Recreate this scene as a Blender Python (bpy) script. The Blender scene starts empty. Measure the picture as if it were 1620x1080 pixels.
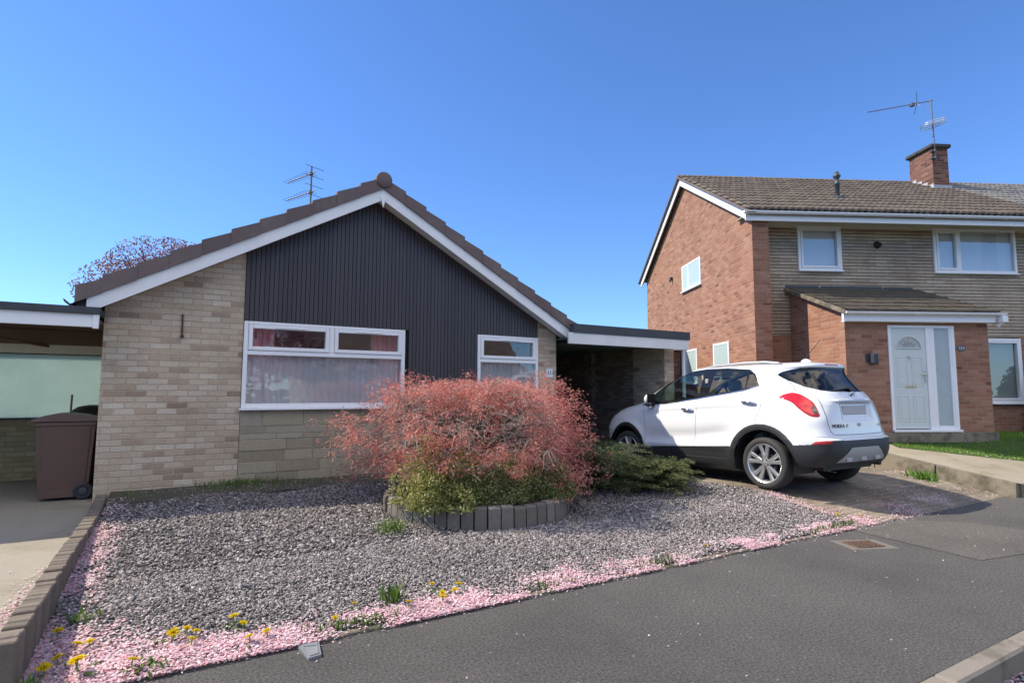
import bpy, math, random
import numpy as np
from mathutils import Vector, Matrix
random.seed(7); RNG = np.random.default_rng(7)
S = bpy.context.scene
COL = S.collection
# ---------------------------------------------------------------- camera
cd = bpy.data.cameras.new("camera"); cam = bpy.data.objects.new("camera", cd); COL.objects.link(cam)
cd.sensor_width = 36.0; cd.lens = 20.0; cd.clip_start = 0.05; cd.clip_end = 3000
right = Vector((0.8632, -0.5049, 0.0030)); fwd = Vector((0.5028, 0.8600, 0.0879)).normalized()
up = right.cross(fwd).normalized(); right = fwd.cross(up).normalized()
cam.matrix_world = Matrix(((right.x, up.x, -fwd.x, 0), (right.y, up.y, -fwd.y, 0), (right.z, up.z, -fwd.z, 1.5), (0, 0, 0, 1)))
S.camera = cam
# ---------------------------------------------------------------- sky and sun
LDIR = Vector((0.81, -0.555, -1.0)).normalized()
w = bpy.data.worlds.new("World"); S.world = w; w.use_nodes = True
nt = w.node_tree; nt.nodes.clear()
sky = nt.nodes.new("ShaderNodeTexSky"); sky.sky_type = 'NISHITA'; sky.sun_disc = False
sky.sun_elevation = math.asin(-LDIR.z); sky.sun_rotation = math.atan2(-LDIR.x, -LDIR.y)
sky.air_density = 1.0; sky.dust_density = 0.0; sky.ozone_density = 1.6
bg = nt.nodes.new("ShaderNodeBackground"); bg.inputs[1].default_value = 0.15
tint = nt.nodes.new("ShaderNodeMix"); tint.data_type = 'RGBA'; tint.blend_type = 'MULTIPLY'
tint.inputs[0].default_value = 1.0; tint.inputs[7].default_value = (0.345, 0.515, 0.79, 1)
wo = nt.nodes.new("ShaderNodeOutputWorld")
gm = nt.nodes.new('ShaderNodeGamma'); gm.inputs[1].default_value = 0.95
nt.links.new(sky.outputs[0], gm.inputs[0]); nt.links.new(gm.outputs[0], tint.inputs[6]); 
def wn(typ, **kw):
    n_ = nt.nodes.new("ShaderNode" + typ)
    for k, v in kw.items(): setattr(n_, k, v)
    return n_
# unseen broken cloud added to the sky behind the camera to brighten shaded walls
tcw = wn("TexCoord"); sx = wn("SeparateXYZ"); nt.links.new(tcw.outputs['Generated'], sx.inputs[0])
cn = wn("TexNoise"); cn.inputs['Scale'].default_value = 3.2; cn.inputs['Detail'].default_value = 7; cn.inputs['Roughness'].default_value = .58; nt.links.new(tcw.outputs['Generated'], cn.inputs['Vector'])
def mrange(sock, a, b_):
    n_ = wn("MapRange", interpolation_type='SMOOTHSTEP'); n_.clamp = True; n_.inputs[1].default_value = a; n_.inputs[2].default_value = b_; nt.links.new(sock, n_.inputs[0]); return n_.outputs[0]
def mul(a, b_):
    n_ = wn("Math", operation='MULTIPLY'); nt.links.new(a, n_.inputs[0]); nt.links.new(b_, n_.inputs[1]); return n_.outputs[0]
fill_cloud_mask = mul(mul(mrange(cn.outputs['Fac'], .40, .56), mrange(sx.outputs[1], .02, -.30)), mrange(sx.outputs[2], .34, .52))
cm = wn("Mix", data_type='RGBA'); nt.links.new(fill_cloud_mask, cm.inputs[0]); nt.links.new(tint.outputs[2], cm.inputs[6]); cm.inputs[7].default_value = (6.8, 6.45, 6.1, 1)
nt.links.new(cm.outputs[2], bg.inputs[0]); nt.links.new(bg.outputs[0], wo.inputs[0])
sl = bpy.data.lights.new("sun", 'SUN'); sl.energy = 3.2; sl.angle = math.radians(0.5); sl.color = (1.0, 0.90, 0.74)
so = bpy.data.objects.new("sun", sl); COL.objects.link(so)
so.rotation_euler = LDIR.to_track_quat('-Z', 'Y').to_euler(); so.location = (-20, 15, 25)
S.view_settings.view_transform = 'Standard'; S.view_settings.look = 'None'
S.view_settings.exposure = 1.0; S.view_settings.gamma = 1.0
S.render.engine = 'CYCLES'
S.cycles.max_bounces = 8; S.cycles.caustics_reflective = False; S.cycles.caustics_refractive = False; S.cycles.transparent_max_bounces = 24
# ---------------------------------------------------------------- materials
class NB:
    def __init__(s, name):
        s.m = bpy.data.materials.new(name); s.m.use_nodes = True; s.t = s.m.node_tree; s.t.nodes.clear()
        s.out = s.t.nodes.new("ShaderNodeOutputMaterial")
    def n(s, typ, *ins, **props):
        nd = s.t.nodes.new("ShaderNode" + typ)
        for k, v in props.items(): setattr(nd, k, v)
        for i, v in enumerate(ins):
            if v is None: continue
            s.set(nd.inputs[i], v)
        return nd
    def set(s, sock, v):
        if isinstance(v, bpy.types.NodeSocket): s.t.links.new(v, sock)
        elif isinstance(v, bpy.types.Node): s.t.links.new(v.outputs[0], sock)
        else:
            if isinstance(v, (tuple, list)) and len(v) == 3 and sock.type == 'RGBA': v = (*v, 1)
            sock.default_value = v
    def math(s, op, a, b=0.0, c=None):
        nd = s.n("Math", a, b, operation=op)
        if c is not None: s.set(nd.inputs[2], c)
        return nd.outputs[0]
    def ramp(s, fac, stops, interp='LINEAR'):
        nd = s.n("ValToRGB", fac); r = nd.color_ramp; r.interpolation = interp
        while len(r.elements) < len(stops): r.elements.new(0.5)
        for e, (p, c) in zip(r.elements, stops): e.position = p; e.color = (*c, 1)
        return nd.outputs[0]
    def mix(s, fac, a, b, blend='MIX'):
        nd = s.n("Mix", data_type='RGBA', blend_type=blend)
        s.set(nd.inputs[0], fac); s.set(nd.inputs[6], a); s.set(nd.inputs[7], b)
        return nd.outputs[2]
    def noise(s, scale, detail=4, rough=0.55, vec=None):
        nd = s.n("TexNoise"); nd.inputs['Scale'].default_value = scale; nd.inputs['Detail'].default_value = detail
        nd.inputs['Roughness'].default_value = rough
        s.set(nd.inputs['Vector'], vec if vec is not None else s.pos())
        return nd.outputs['Fac']
    def pos(s):
        if not hasattr(s, '_p'): s._p = s.n("NewGeometry").outputs['Position']
        return s._p
    def island(s): return s.n("NewGeometry").outputs['Random Per Island']
    def bump(s, h, dist, strength=1.0):
        nd = s.n("Bump"); nd.inputs['Strength'].default_value = strength; nd.inputs['Distance'].default_value = dist
        s.set(nd.inputs['Height'], h); return nd.outputs[0]
    def bsdf(s, col, rough=0.6, normal=None, **kw):
        b = s.n("BsdfPrincipled"); s.set(b.inputs['Base Color'], col); s.set(b.inputs['Roughness'], rough)
        if normal is not None: s.set(b.inputs['Normal'], normal)
        for k, v in kw.items(): s.set(b.inputs[k.replace('_', ' ')], v)
        return b
    def done(s, shader):
        s.set(s.out.inputs[0], shader); return s.m

def plain(name, col, rough=0.5, var=0.12, scale=3.0, bump=0.0, bscale=60, **kw):
    b = NB(name); n1 = b.noise(scale, 5); 
    c = b.mix(b.math('MULTIPLY', n1, 1.0), tuple(x * (1 - var) for x in col), tuple(min(1, x * (1 + var)) for x in col))
    nm = b.bump(b.noise(bscale, 3), bump) if bump else None
    return b.done(b.bsdf(c, rough, nm, **kw))

def brick(name, stops, mortar, bw=0.225, bh=0.075, joint=0.011, depth=0.006, grain=0.05, stain=0.18, rough=0.9, bond=0.5, wob=0.004, vj=1.0):
    b = NB(name)
    uv = b.n("UVMap").outputs[0]
    dn = b.n("TexNoise"); dn.inputs['Scale'].default_value = 9.0; dn.inputs['Detail'].default_value = 3; b.set(dn.inputs['Vector'], b.pos())
    off = b.n("VectorMath", dn.outputs['Color'], (0.5, 0.5, 0.5), operation='SUBTRACT').outputs[0]
    off = b.n("VectorMath", off, operation='SCALE'); off.inputs['Scale'].default_value = wob * 2
    uv = b.n("VectorMath", uv, off.outputs[0], operation='ADD').outputs[0]
    sp = b.n("SeparateXYZ", uv)
    V = b.math('DIVIDE', sp.outputs[1], bh); row = b.math('FLOOR', V); fv = b.math('FRACT', V)
    U = b.math('ADD', b.math('DIVIDE', sp.outputs[0], bw), b.math('MULTIPLY', b.math('MODULO', row, 2.0), bond))
    cl = b.math('FLOOR', U); fu = b.math('FRACT', U)
    du = b.math('MULTIPLY', b.math('MINIMUM', fu, b.math('SUBTRACT', 1.0, fu)), bw * vj)
    dv = b.math('MULTIPLY', b.math('MINIMUM', fv, b.math('SUBTRACT', 1.0, fv)), bh)
    dd = b.math('MINIMUM', du, dv)
    mk = b.n("MapRange", dd, joint * 0.32, joint * 0.68, 0.0, 1.0); mk.clamp = True; mk = mk.outputs[0]
    wn = b.n("TexWhiteNoise", noise_dimensions='2D'); b.set(wn.inputs['Vector'], b.n("CombineXYZ", cl, row).outputs[0])
    c = b.ramp(wn.outputs['Value'], stops)
    fine = b.noise(70, 5, 0.65)
    c = b.mix(1.0, c, b.ramp(fine, [(0.25, (1 - grain * 5,) * 3), (0.75, (1 + grain * 0,) * 3)]), 'MULTIPLY')
    c = b.mix(mk, b.mix(b.noise(40, 4), tuple(x * .8 for x in mortar), mortar), c)
    st = b.ramp(b.noise(1.3, 6, 0.6), [(0.3, (1 - stain,) * 3), (0.62, (1, 1, 1))])
    c = b.mix(1.0, c, st, 'MULTIPLY')
    h = b.math('ADD', mk, b.math('MULTIPLY', fine, 0.5))
    return b.done(b.bsdf(c, rough, b.bump(h, depth)))

def leafmat(name, stops, trans=0.35, rough=0.5, scale=1.1):
    b = NB(name); r = b.island()
    c = b.ramp(r, stops)
    c = b.mix(b.math('MULTIPLY', b.noise(scale, 3), 0.9), c, b.mix(1.0, c, (0.72, 0.72, 0.72), 'MULTIPLY'))
    p = b.bsdf(c, rough); tr = b.n("BsdfTranslucent", c)
    mx = b.n("MixShader", trans); b.set(mx.inputs[1], p); b.set(mx.inputs[2], tr)
    return b.done(mx)

def glass(name, tint=(0.8, 0.85, 0.84), ior=1.6, rough=0.0, base=0.03):
    b = NB(name)
    bf = b.n("NewGeometry").outputs['Backfacing']
    f = b.math('ADD', b.n("Fresnel", b.math('ADD', b.math('MULTIPLY', bf, 1 / ior - ior), ior)).outputs[0], base)
    wn = b.bump(b.noise(2.2, 2), 0.004)
    g = b.n("BsdfGlossy"); g.inputs['Roughness'].default_value = rough; b.set(g.inputs['Normal'], wn)
    t = b.n("BsdfTransparent", tint)
    mx = b.n("MixShader", f); b.set(mx.inputs[1], t); b.set(mx.inputs[2], g)
    return b.done(mx)

M = {}
M['buff'] = brick('buff_brick', [(0.0, (.38, .275, .20)), (.05, (.51, .38, .275)), (.15, (.62, .48, .345)), (.5, (.69, .55, .40)), (.8, (.74, .61, .46)), (1, (.80, .69, .55))], (.62, .495, .36), stain=.22, grain=.07, wob=.007)
M['red'] = brick('red_brick', [(0, (.20, .085, .06)), (.04, (.31, .135, .085)), (.3, (.385, .175, .105)), (.7, (.42, .20, .125)), (1, (.465, .25, .165))], (.43, .32, .235), joint=.010, stain=.18, wob=.005)
M['redgrey'] = brick('weathered_red_brick', [(0, (.10, .045, .04)), (.3, (.20, .08, .055)), (.7, (.27, .11, .075)), (1, (.32, .17, .12))], (.31, .25, .20), stain=.3, wob=.005)
M['rub'] = brick('tan_split_stone', [(0, (.60, .455, .32)), (.3, (.68, .53, .38)), (.7, (.73, .58, .43)), (1, (.80, .66, .50))], (.22, .165, .12), bw=.46, bh=.076, joint=.015, depth=.022, stain=.3, wob=.010, bond=.37, vj=3.0, grain=.08)
M['ybrick'] = brick('yellow_brick', [(0, (.48, .33, .15)), (.5, (.60, .43, .21)), (1, (.68, .52, .28))], (.48, .38, .24))
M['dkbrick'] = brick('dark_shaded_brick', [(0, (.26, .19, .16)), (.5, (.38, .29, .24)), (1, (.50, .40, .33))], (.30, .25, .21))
M['white'] = plain('white_upvc', (.88, .88, .88), .35, .04)
M['wpaint'] = plain('white_painted_timber', (.84, .84, .83), .5, .06, 6)
M['dirtywhite'] = plain('weathered_white_fascia', (.74, .74, .72), .6, .15, 2.2)
M['cream'] = plain('cream_soffit', (.66, .62, .52), .6, .08)
M['felt'] = plain('roofing_felt', (.055, .065, .075), .8, .25, 8, .002)
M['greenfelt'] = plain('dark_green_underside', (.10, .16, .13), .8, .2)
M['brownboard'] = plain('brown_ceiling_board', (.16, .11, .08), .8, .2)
def boards():
    b = NB('dark_stained_boards'); r = b.island()
    tc = b.n("Mapping", b.pos()); tc.inputs['Scale'].default_value = (40, 40, 1.2)
    g = b.noise(1.0, 5, .6, tc.outputs[0])
    c = b.mix(r, (.038, .031, .032), (.055, .046, .047)); c = b.mix(b.math('MULTIPLY', g, .5), c, (.08, .072, .076))
    return b.done(b.bsdf(c, .42, b.bump(g, .002)))
M['boards'] = boards()
M['boardgap'] = plain('board_gap_black', (.006, .006, .007), .9, 0)
def tilemat(name, c0, c1, moss, mossamt, big=1.2):
    b = NB(name); r = b.island()
    c = b.mix(b.noise(25, 5, .7), c0, c1)
    c = b.mix(b.math('MULTIPLY', r, .35), c, tuple(x * .6 for x in c0))
    mk = b.n("MapRange", b.noise(big, 7, .75), .5 - mossamt * .2, .62, 0, 1); mk.clamp = True
    c = b.mix(b.math('MULTIPLY', mk.outputs[0], .75), c, moss)
    return b.done(b.bsdf(c, .9, b.bump(b.noise(90, 4), .004)))
M['tile'] = tilemat('weathered_brown_roof_tile', (.115, .088, .07), (.225, .178, .142), (.19, .155, .115), .2)
M['tile2'] = tilemat('grey_roof_tile', (.20, .19, .185), (.33, .31, .30), (.28, .26, .2), 0)
M['verge'] = tilemat('purple_brown_verge_tile', (.13, .095, .095), (.22, .165, .16), (.20, .17, .14), .1)
M['chimcap'] = concrete('sooty_chimney_cap', (.045, .04, .038), (.09, .08, .075), (.10, .10, .07), .1, 6) if 'concrete' in globals() else plain('sooty_chimney_cap', (.065, .058, .054), .9, .3, 6)
M['mosstile'] = tilemat('mossy_porch_tile', (.085, .065, .05), (.17, .135, .10), (.035, .035, .02), .9, 5)
def stone():
    b = NB('coursed_stone'); r = b.island()
    c = b.ramp(r, [(0, (.36, .30, .22)), (.3, (.43, .365, .265)), (.6, (.48, .41, .29)), (.85, (.45, .40, .32)), (1, (.53, .455, .33))])
    n1 = b.noise(14, 6, .65)
    c = b.mix(b.math('MULTIPLY', n1, .7), c, b.mix(1, c, (.55, .53, .5), 'MULTIPLY'))
    return b.done(b.bsdf(c, .92, b.bump(b.noise(35, 6, .7), .012)))
M['stone'] = stone()
M['mortar'] = plain('mortar', (.40, .35, .28), .95, .2, 20, .003)
def asphalt(name, lo, hi, dark=.55):
    b = NB(name)
    v = b.n("TexVoronoi"); v.inputs['Scale'].default_value = 150; b.set(v.inputs['Vector'], b.pos())
    f = b.ramp(b.math('ADD', b.math('MULTIPLY', b.noise(150, 4, .8), .4), b.math('MULTIPLY', b.noise(58, 5, .8), .6)), [(.40, (0, 0, 0)), (.60, (1, 1, 1))]); f2 = b.noise(120, 4, .7)
    c = b.mix(f, lo, hi)
    pit = b.n("MapRange", f2, .30, .46, 1.0, 0.0); pit.clamp = True
    c = b.mix(b.math('MULTIPLY', pit.outputs[0], .45), c, tuple(x * .35 for x in lo))
    chip = b.n("MapRange", b.n("SeparateColor", v.outputs['Color']).outputs[0], .90, .97, 0, 1); chip.clamp = True
    c = b.mix(b.math('MULTIPLY', chip.outputs[0], .30), c, (.36, .34, .31))
    st = b.ramp(b.noise(.55, 8, .68), [(.32, (.74, .735, .73)), (.5, (.98, .975, .97)), (.68, (1.14, 1.13, 1.11))])
    c = b.mix(1, c, st, 'MULTIPLY')
    h = b.math('ADD', b.math('MULTIPLY', pit.outputs[0], -1.2), b.math('ADD', b.math('MULTIPLY', v.outputs['Distance'], -.6), f))
    return b.done(b.bsdf(c, .85, b.bump(h, .012)))
M['asphalt'] = asphalt('pavement_asphalt', (.050, .047, .042), (.33, .312, .285))
M['patch'] = asphalt('newer_asphalt_patch', (.12, .108, .092), (.36, .33, .29), .8)
M['road'] = asphalt('road_asphalt', (.05, .05, .05), (.13, .13, .13))
def concrete(name, c0, c1, moss=None, amt=.0, big=1.5, bumpd=.004):
    b = NB(name)
    c = b.mix(b.noise(3.0, 7, .7), c0, c1)
    c = b.mix(b.math('MULTIPLY', b.noise(110, 4, .7), .45), c, tuple(x * .55 for x in c0))
    if moss:
        mk = b.n("MapRange", b.noise(big, 8, .72), .52 - amt * .25, .66 - amt * .2, 0, 1); mk.clamp = True
        c = b.mix(b.math('MULTIPLY', mk.outputs[0], .8), c, moss)
    return b.done(b.bsdf(c, .9, b.bump(b.noise(60, 6, .7), bumpd)))
M['kerb'] = concrete('kerb_concrete', (.20, .175, .14), (.33, .295, .245), (.12, .11, .08), .1, 4)
M['drivecon'] = concrete('drive_concrete', (.29, .26, .21), (.42, .38, .31), (.22, .19, .14), .05)
M['pathcon'] = concrete('path_concrete', (.30, .26, .19), (.43, .38, .29), (.22, .19, .12), .15)
M['mossy'] = concrete('mossy_strip', (.07, .062, .052), (.13, .115, .095), (.065, .08, .035), .3, 3, .015)
M['pathwall'] = concrete('weathered_kerb_wall', (.24, .20, .15), (.38, .33, .25), (.08, .07, .045), .35, 3, .012)
M['gravelbase'] = concrete('gravel_dirt', (.055, .05, .045), (.12, .11, .10), (.05, .045, .035), .3, 6, .02)
M['paver'] = brick('drive_pavers', [(0, (.25, .20, .15)), (.5, (.30, .245, .185)), (1, (.36, .30, .235))], (.22, .19, .125), bw=.2, bh=.1, joint=.010, depth=.004, stain=.5, wob=.008)
M['soil'] = concrete('soil', (.035, .026, .02), (.08, .06, .045), None, 0, 1, .03)
M['edging'] = None
def edgingmat(name, c0, c1):
    b = NB(name); r = b.island()
    c = b.mix(r, c0, c1); c = b.mix(b.math('MULTIPLY', b.noise(18, 6, .7), .8), c, tuple(x * .45 for x in c0))
    mk = b.n("MapRange", b.noise(7, 6, .7), .55, .68, 0, 1); mk.clamp = True
    c = b.mix(b.math('MULTIPLY', mk.outputs[0], .5), c, (.13, .13, .085))
    return b.done(b.bsdf(c, .92, b.bump(b.noise(60, 6, .7), .006)))
M['edging'] = edgingmat('old_edging_brick', (.175, .14, .11), (.29, .24, .19))
M['block'] = edgingmat('planter_block', (.18, .16, .14), (.31, .28, .245))
def gravelmat():
    b = NB('crushed_gravel'); r = b.island()
    c = b.ramp(r, [(0, (.085, .077, .074)), (.3, (.16, .145, .138)), (.6, (.235, .214, .205)), (.88, (.32, .294, .284)), (1, (.50, .465, .45))])
    return b.done(b.bsdf(c, .8))
M['gravel'] = gravelmat()
M['grass'] = leafmat('lawn_grass', [(0, (.11, .26, .02)), (.5, (.22, .42, .05)), (1, (.36, .54, .10))], .55)
M['weed'] = leafmat('weed_leaf', [(0, (.05, .12, .02)), (.5, (.11, .21, .035)), (1, (.22, .33, .07))], .4)
M['lawnbase'] = plain('lawn_soil', (.05, .085, .02), .95, .4, 8)
M['petal'] = leafmat('pink_petal', [(0, (.86, .44, .50)), (.3, (.92, .62, .67)), (.65, (.94, .75, .78)), (1, (.96, .87, .88))], .35, .6)
M['petalpale'] = leafmat('pale_petal', [(0, (.80, .55, .60)), (.5, (.87, .76, .77)), (1, (.9, .85, .84))], .3, .6)
M['maple'] = leafmat('red_maple_leaf', [(0, (.42, .16, .12)), (.25, (.68, .24, .20)), (.6, (.86, .36, .31)), (.85, (.93, .48, .42)), (1, (.86, .60, .46))], .55, .5, 1.6)
M['twig'] = plain('grey_twig', (.30, .26, .22), .9, .3, 20)
M['bark'] = plain('dark_bark', (.10, .075, .06), .95, .3, 15, .01)
M['gold'] = leafmat('golden_leaf', [(0, (.12, .16, .035)), (.4, (.33, .36, .09)), (.8, (.56, .54, .20)), (1, (.72, .68, .38))], .35)
M['olive'] = leafmat('olive_leaf', [(0, (.10, .15, .04)), (.5, (.28, .33, .11)), (1, (.52, .52, .26))], .35)
M['bright'] = leafmat('bright_strap_leaf', [(0, (.06, .17, .02)), (.6, (.13, .30, .035)), (1, (.27, .42, .08))], .45)
M['juniper'] = leafmat('juniper_needles', [(0, (.04, .065, .026)), (.5, (.09, .125, .05)), (1, (.17, .20, .08))], .2, .6, 2)
M['junitip'] = leafmat('juniper_tips', [(0, (.10, .13, .04)), (.5, (.20, .22, .075)), (1, (.30, .30, .12))], .2, .6, 2)
M['purple'] = leafmat('purple_plum_leaf', [(0, (.15, .06, .06)), (.5, (.27, .11, .095)), (1, (.42, .22, .17))], .4)
M['blossom'] = leafmat('cherry_blossom', [(0, (.6, .28, .36)), (.5, (.78, .48, .55)), (1, (.85, .66, .68))], .4)
M['shrub'] = leafmat('shrub_leaf', [(0, (.03, .09, .02)), (.6, (.07, .17, .035)), (1, (.14, .26, .06))], .35)
M['dandelion'] = leafmat('dandelion_yellow', [(0, (.90, .66, .01)), (1, (.95, .82, .05))], .4)
M['stem'] = plain('green_stem', (.16, .24, .08), .7)
M['pane'] = glass('window_pane', (.93, .95, .95), 2.0, 0, .04)
M['paneblue'] = glass('upstairs_pane', (.93, .96, .97), 2.0, 0, .12)
M['frostside'] = plain('frosted_sidelight', (.42, .50, .53), .15, .12, 5)
M['frost'] = plain('obscured_pane', (.44, .55, .54), .25, .06)
def dglass():
    b = NB('frosted_panel'); c = b.mix(b.noise(2.0, 3), (.47, .58, .55), (.60, .69, .67))
    vv = b.n("TexVoronoi"); vv.inputs['Scale'].default_value = 28; b.set(vv.inputs['Vector'], b.pos())
    bm = b.bump(vv.outputs['Distance'], .0025)
    tr = b.n("BsdfTranslucent", c); b.set(tr.inputs['Normal'], bm); d = b.bsdf(c, .2, bm)
    mx = b.n("MixShader", .85); b.set(mx.inputs[1], d); b.set(mx.inputs[2], tr); return b.done(mx)
M['frostpanel'] = dglass()
def net():
    b = NB('net_curtain')
    t = b.n("BsdfTransparent", (1, 1, 1)); d = b.n("BsdfDiffuse", (.95, .90, .94)); l = b.n("BsdfTranslucent", (.95, .90, .94))
    a = b.n("MixShader", .4); b.set(a.inputs[1], d); b.set(a.inputs[2], l)
    mx = b.n("MixShader", .94); b.set(mx.inputs[1], t); b.set(mx.inputs[2], a); return b.done(mx)
M['net'] = net()
M['drape'] = plain('pink_drape', (.72, .28, .29), .9, .25, 14)
M['room'] = plain('room_plaster', (.30, .27, .24), .9, .1)
M['blind'] = plain('blind_slat', (.92, .93, .94), .5, .05)
M['blinddark'] = plain('blind_slat_green', (.55, .62, .58), .5, .05)
M['door'] = plain('grey_green_door', (.64, .69, .67), .4, .05)
M['metal'] = plain('brushed_metal', (.62, .60, .56), .3, .1, 30, Metallic=1.0)
M['brass'] = plain('letterbox_brass', (.80, .68, .42), .3, .1, 30, Metallic=1.0)
M['aerialmetal'] = plain('aerial_metal', (.16, .15, .16), .5, .2, Metallic=.6)
M['gloss'] = plain('gloss_black_trim', (.010, .010, .011), .10, .05, 20)
M['black'] = plain('black_plastic', (.022, .022, .024), .5, .15, 20)
M['darkmetal'] = plain('anthracite_metal', (.045, .055, .065), .45, .1)
M['lead'] = plain('lead_flashing', (.42, .43, .45), .6, .2, 8)
M['rust'] = concrete('rusty_iron', (.09, .05, .032), (.20, .11, .065), (.05, .04, .03), .2, 20, .006)
M['coverframe'] = concrete('cover_concrete', (.15, .135, .115), (.24, .215, .18), None, 0, 1, .01)
M['greycover'] = plain('grey_plastic_cover', (.20, .21, .22), .6, .25, 14, .002)
M['binbrown'] = plain('brown_bin_plastic', (.115, .066, .048), .42, .12, 5)
M['bag'] = plain('dark_brown_cover', (.06, .038, .03), .55, .2, 8, .006)
M['cane'] = plain('bamboo_cane', (.42, .30, .16), .7, .2)
M['signwhite'] = plain('sign_white', (.80, .81, .83), .4, .02)
M['slate'] = plain('slate_plaque', (.10, .115, .14), .5, .1)
M['ink'] = plain('sign_black', (.01, .01, .012), .5, 0)
M['silverink'] = plain('sign_silver', (.7, .72, .75), .4, 0)
# car
def paint():
    b = NB('white_car_paint'); c = b.mix(b.noise(2, 3), (.74, .75, .77), (.78, .79, .80))
    return b.done(b.bsdf(c, .28, None, Coat_Weight=1.0, Coat_Roughness=.03))
M['paint'] = paint()
M['clad'] = plain('black_cladding', (.028, .029, .032), .52, .12, 12, .0006, 300)
M['silver'] = plain('silver_plastic', (.42, .43, .44), .38, .06, Metallic=.3)
M['chrome'] = plain('chrome', (.75, .76, .77), .12, .03, Metallic=1.0)
M['carglass'] = glass('car_side_glass', (.62, .76, .71), 1.55, 0, .02)
M['rearglass'] = glass('car_rear_glass', (.09, .12, .13), 1.55, 0, .03)
M['lampred'] = plain('red_lamp_lens', (.52, .012, .015), .12, .15, 9, Coat_Weight=1.0)
M['lampdark'] = plain('smoked_lamp_lens', (.10, .045, .045), .15, .2, 30, Coat_Weight=1.0)
M['lampclear'] = plain('clear_lamp_lens', (.30, .31, .33), .1, .2, Coat_Weight=1.0)
M['tyre'] = plain('tyre_rubber', (.035, .034, .034), .75, .25, 12, .002)
M['rim'] = plain('alloy_rim', (.60, .61, .62), .3, .05, Metallic=.75)
M['plate'] = plain('number_plate', (.46, .45, .46), .5, .03)
M['seat'] = plain('car_seat_fabric', (.22, .21, .20), .9, .2)
M['seatlight'] = plain('car_seat_beige', (.42, .38, .30), .9, .2)
M['blueink'] = plain('badge_blue', (.03, .08, .25), .3, .02)
# ---------------------------------------------------------------- object helpers
ORG = {}
def tag(o, label=None, cat=None, group=None, kind=None):
    if label: o['label'] = label
    if cat: o['category'] = cat
    if group: o['group'] = group
    if kind: o['kind'] = kind
    return o
def thing(name, label, cat, loc=(0, 0, 0), rotz=0.0, group=None, design=None):
    o = bpy.data.objects.new(name, None); COL.objects.link(o); o.location = loc; o.rotation_euler = (0, 0, rotz)
    o.empty_display_size = .2
    ORG[o.name] = Vector(design if design is not None else loc)
    return tag(o, label, cat, group)
def npmesh(name, V, F, mat, parent=None, smooth=False, uv=True, org=None):
    """V (n,3) float array, F: list of arrays of faces (each array same side count)."""
    V = np.asarray(V, dtype=np.float64)
    if isinstance(F, np.ndarray): F = [F]
    F = [np.asarray(f, dtype=np.int64) for f in F if len(f)]
    me = bpy.data.meshes.new(name)
    li = np.concatenate([f.ravel() for f in F]); lt = np.concatenate([np.full(len(f), f.shape[1]) for f in F])
    ls = np.concatenate([[0], np.cumsum(lt)[:-1]])
    if uv:
        nrm = []
        for f in F:
            a = V[f[:, 0]]; n_ = np.cross(V[f[:, 1]] - a, V[f[:, 2]] - a); nrm.append(n_)
        nrm = np.abs(np.concatenate(nrm)); ax = np.argmax(nrm + np.array([0, 0, -1e-9]), axis=1)
        ax = np.repeat(ax, lt); P = V[li]
        UV = np.where((ax == 0)[:, None], P[:, [1, 2]], np.where((ax == 1)[:, None], P[:, [0, 2]], P[:, [0, 1]]))
    o = org if org is not None else (ORG.get(parent.name, Vector((0, 0, 0))) if parent else None)
    if o is not None: V = V - np.array(o)
    me.vertices.add(len(V)); me.vertices.foreach_set('co', V.ravel())
    me.loops.add(len(li)); me.loops.foreach_set('vertex_index', li.astype(np.int32))
    me.polygons.add(len(lt)); me.polygons.foreach_set('loop_start', ls.astype(np.int32)); me.polygons.foreach_set('loop_total', lt.astype(np.int32))
    me.polygons.foreach_set('use_smooth', np.full(len(lt), bool(smooth)))
    me.update(calc_edges=True)
    if uv:
        l = me.uv_layers.new(name='UVMap'); l.data.foreach_set('uv', UV.astype(np.float32).ravel())
    if mat: me.materials.append(mat)
    ob = bpy.data.objects.new(name, me); COL.objects.link(ob)
    if parent:
        ob.parent = parent; ORG[ob.name] = Vector(o)
    elif org is not None: ob.location = org
    return ob
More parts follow.
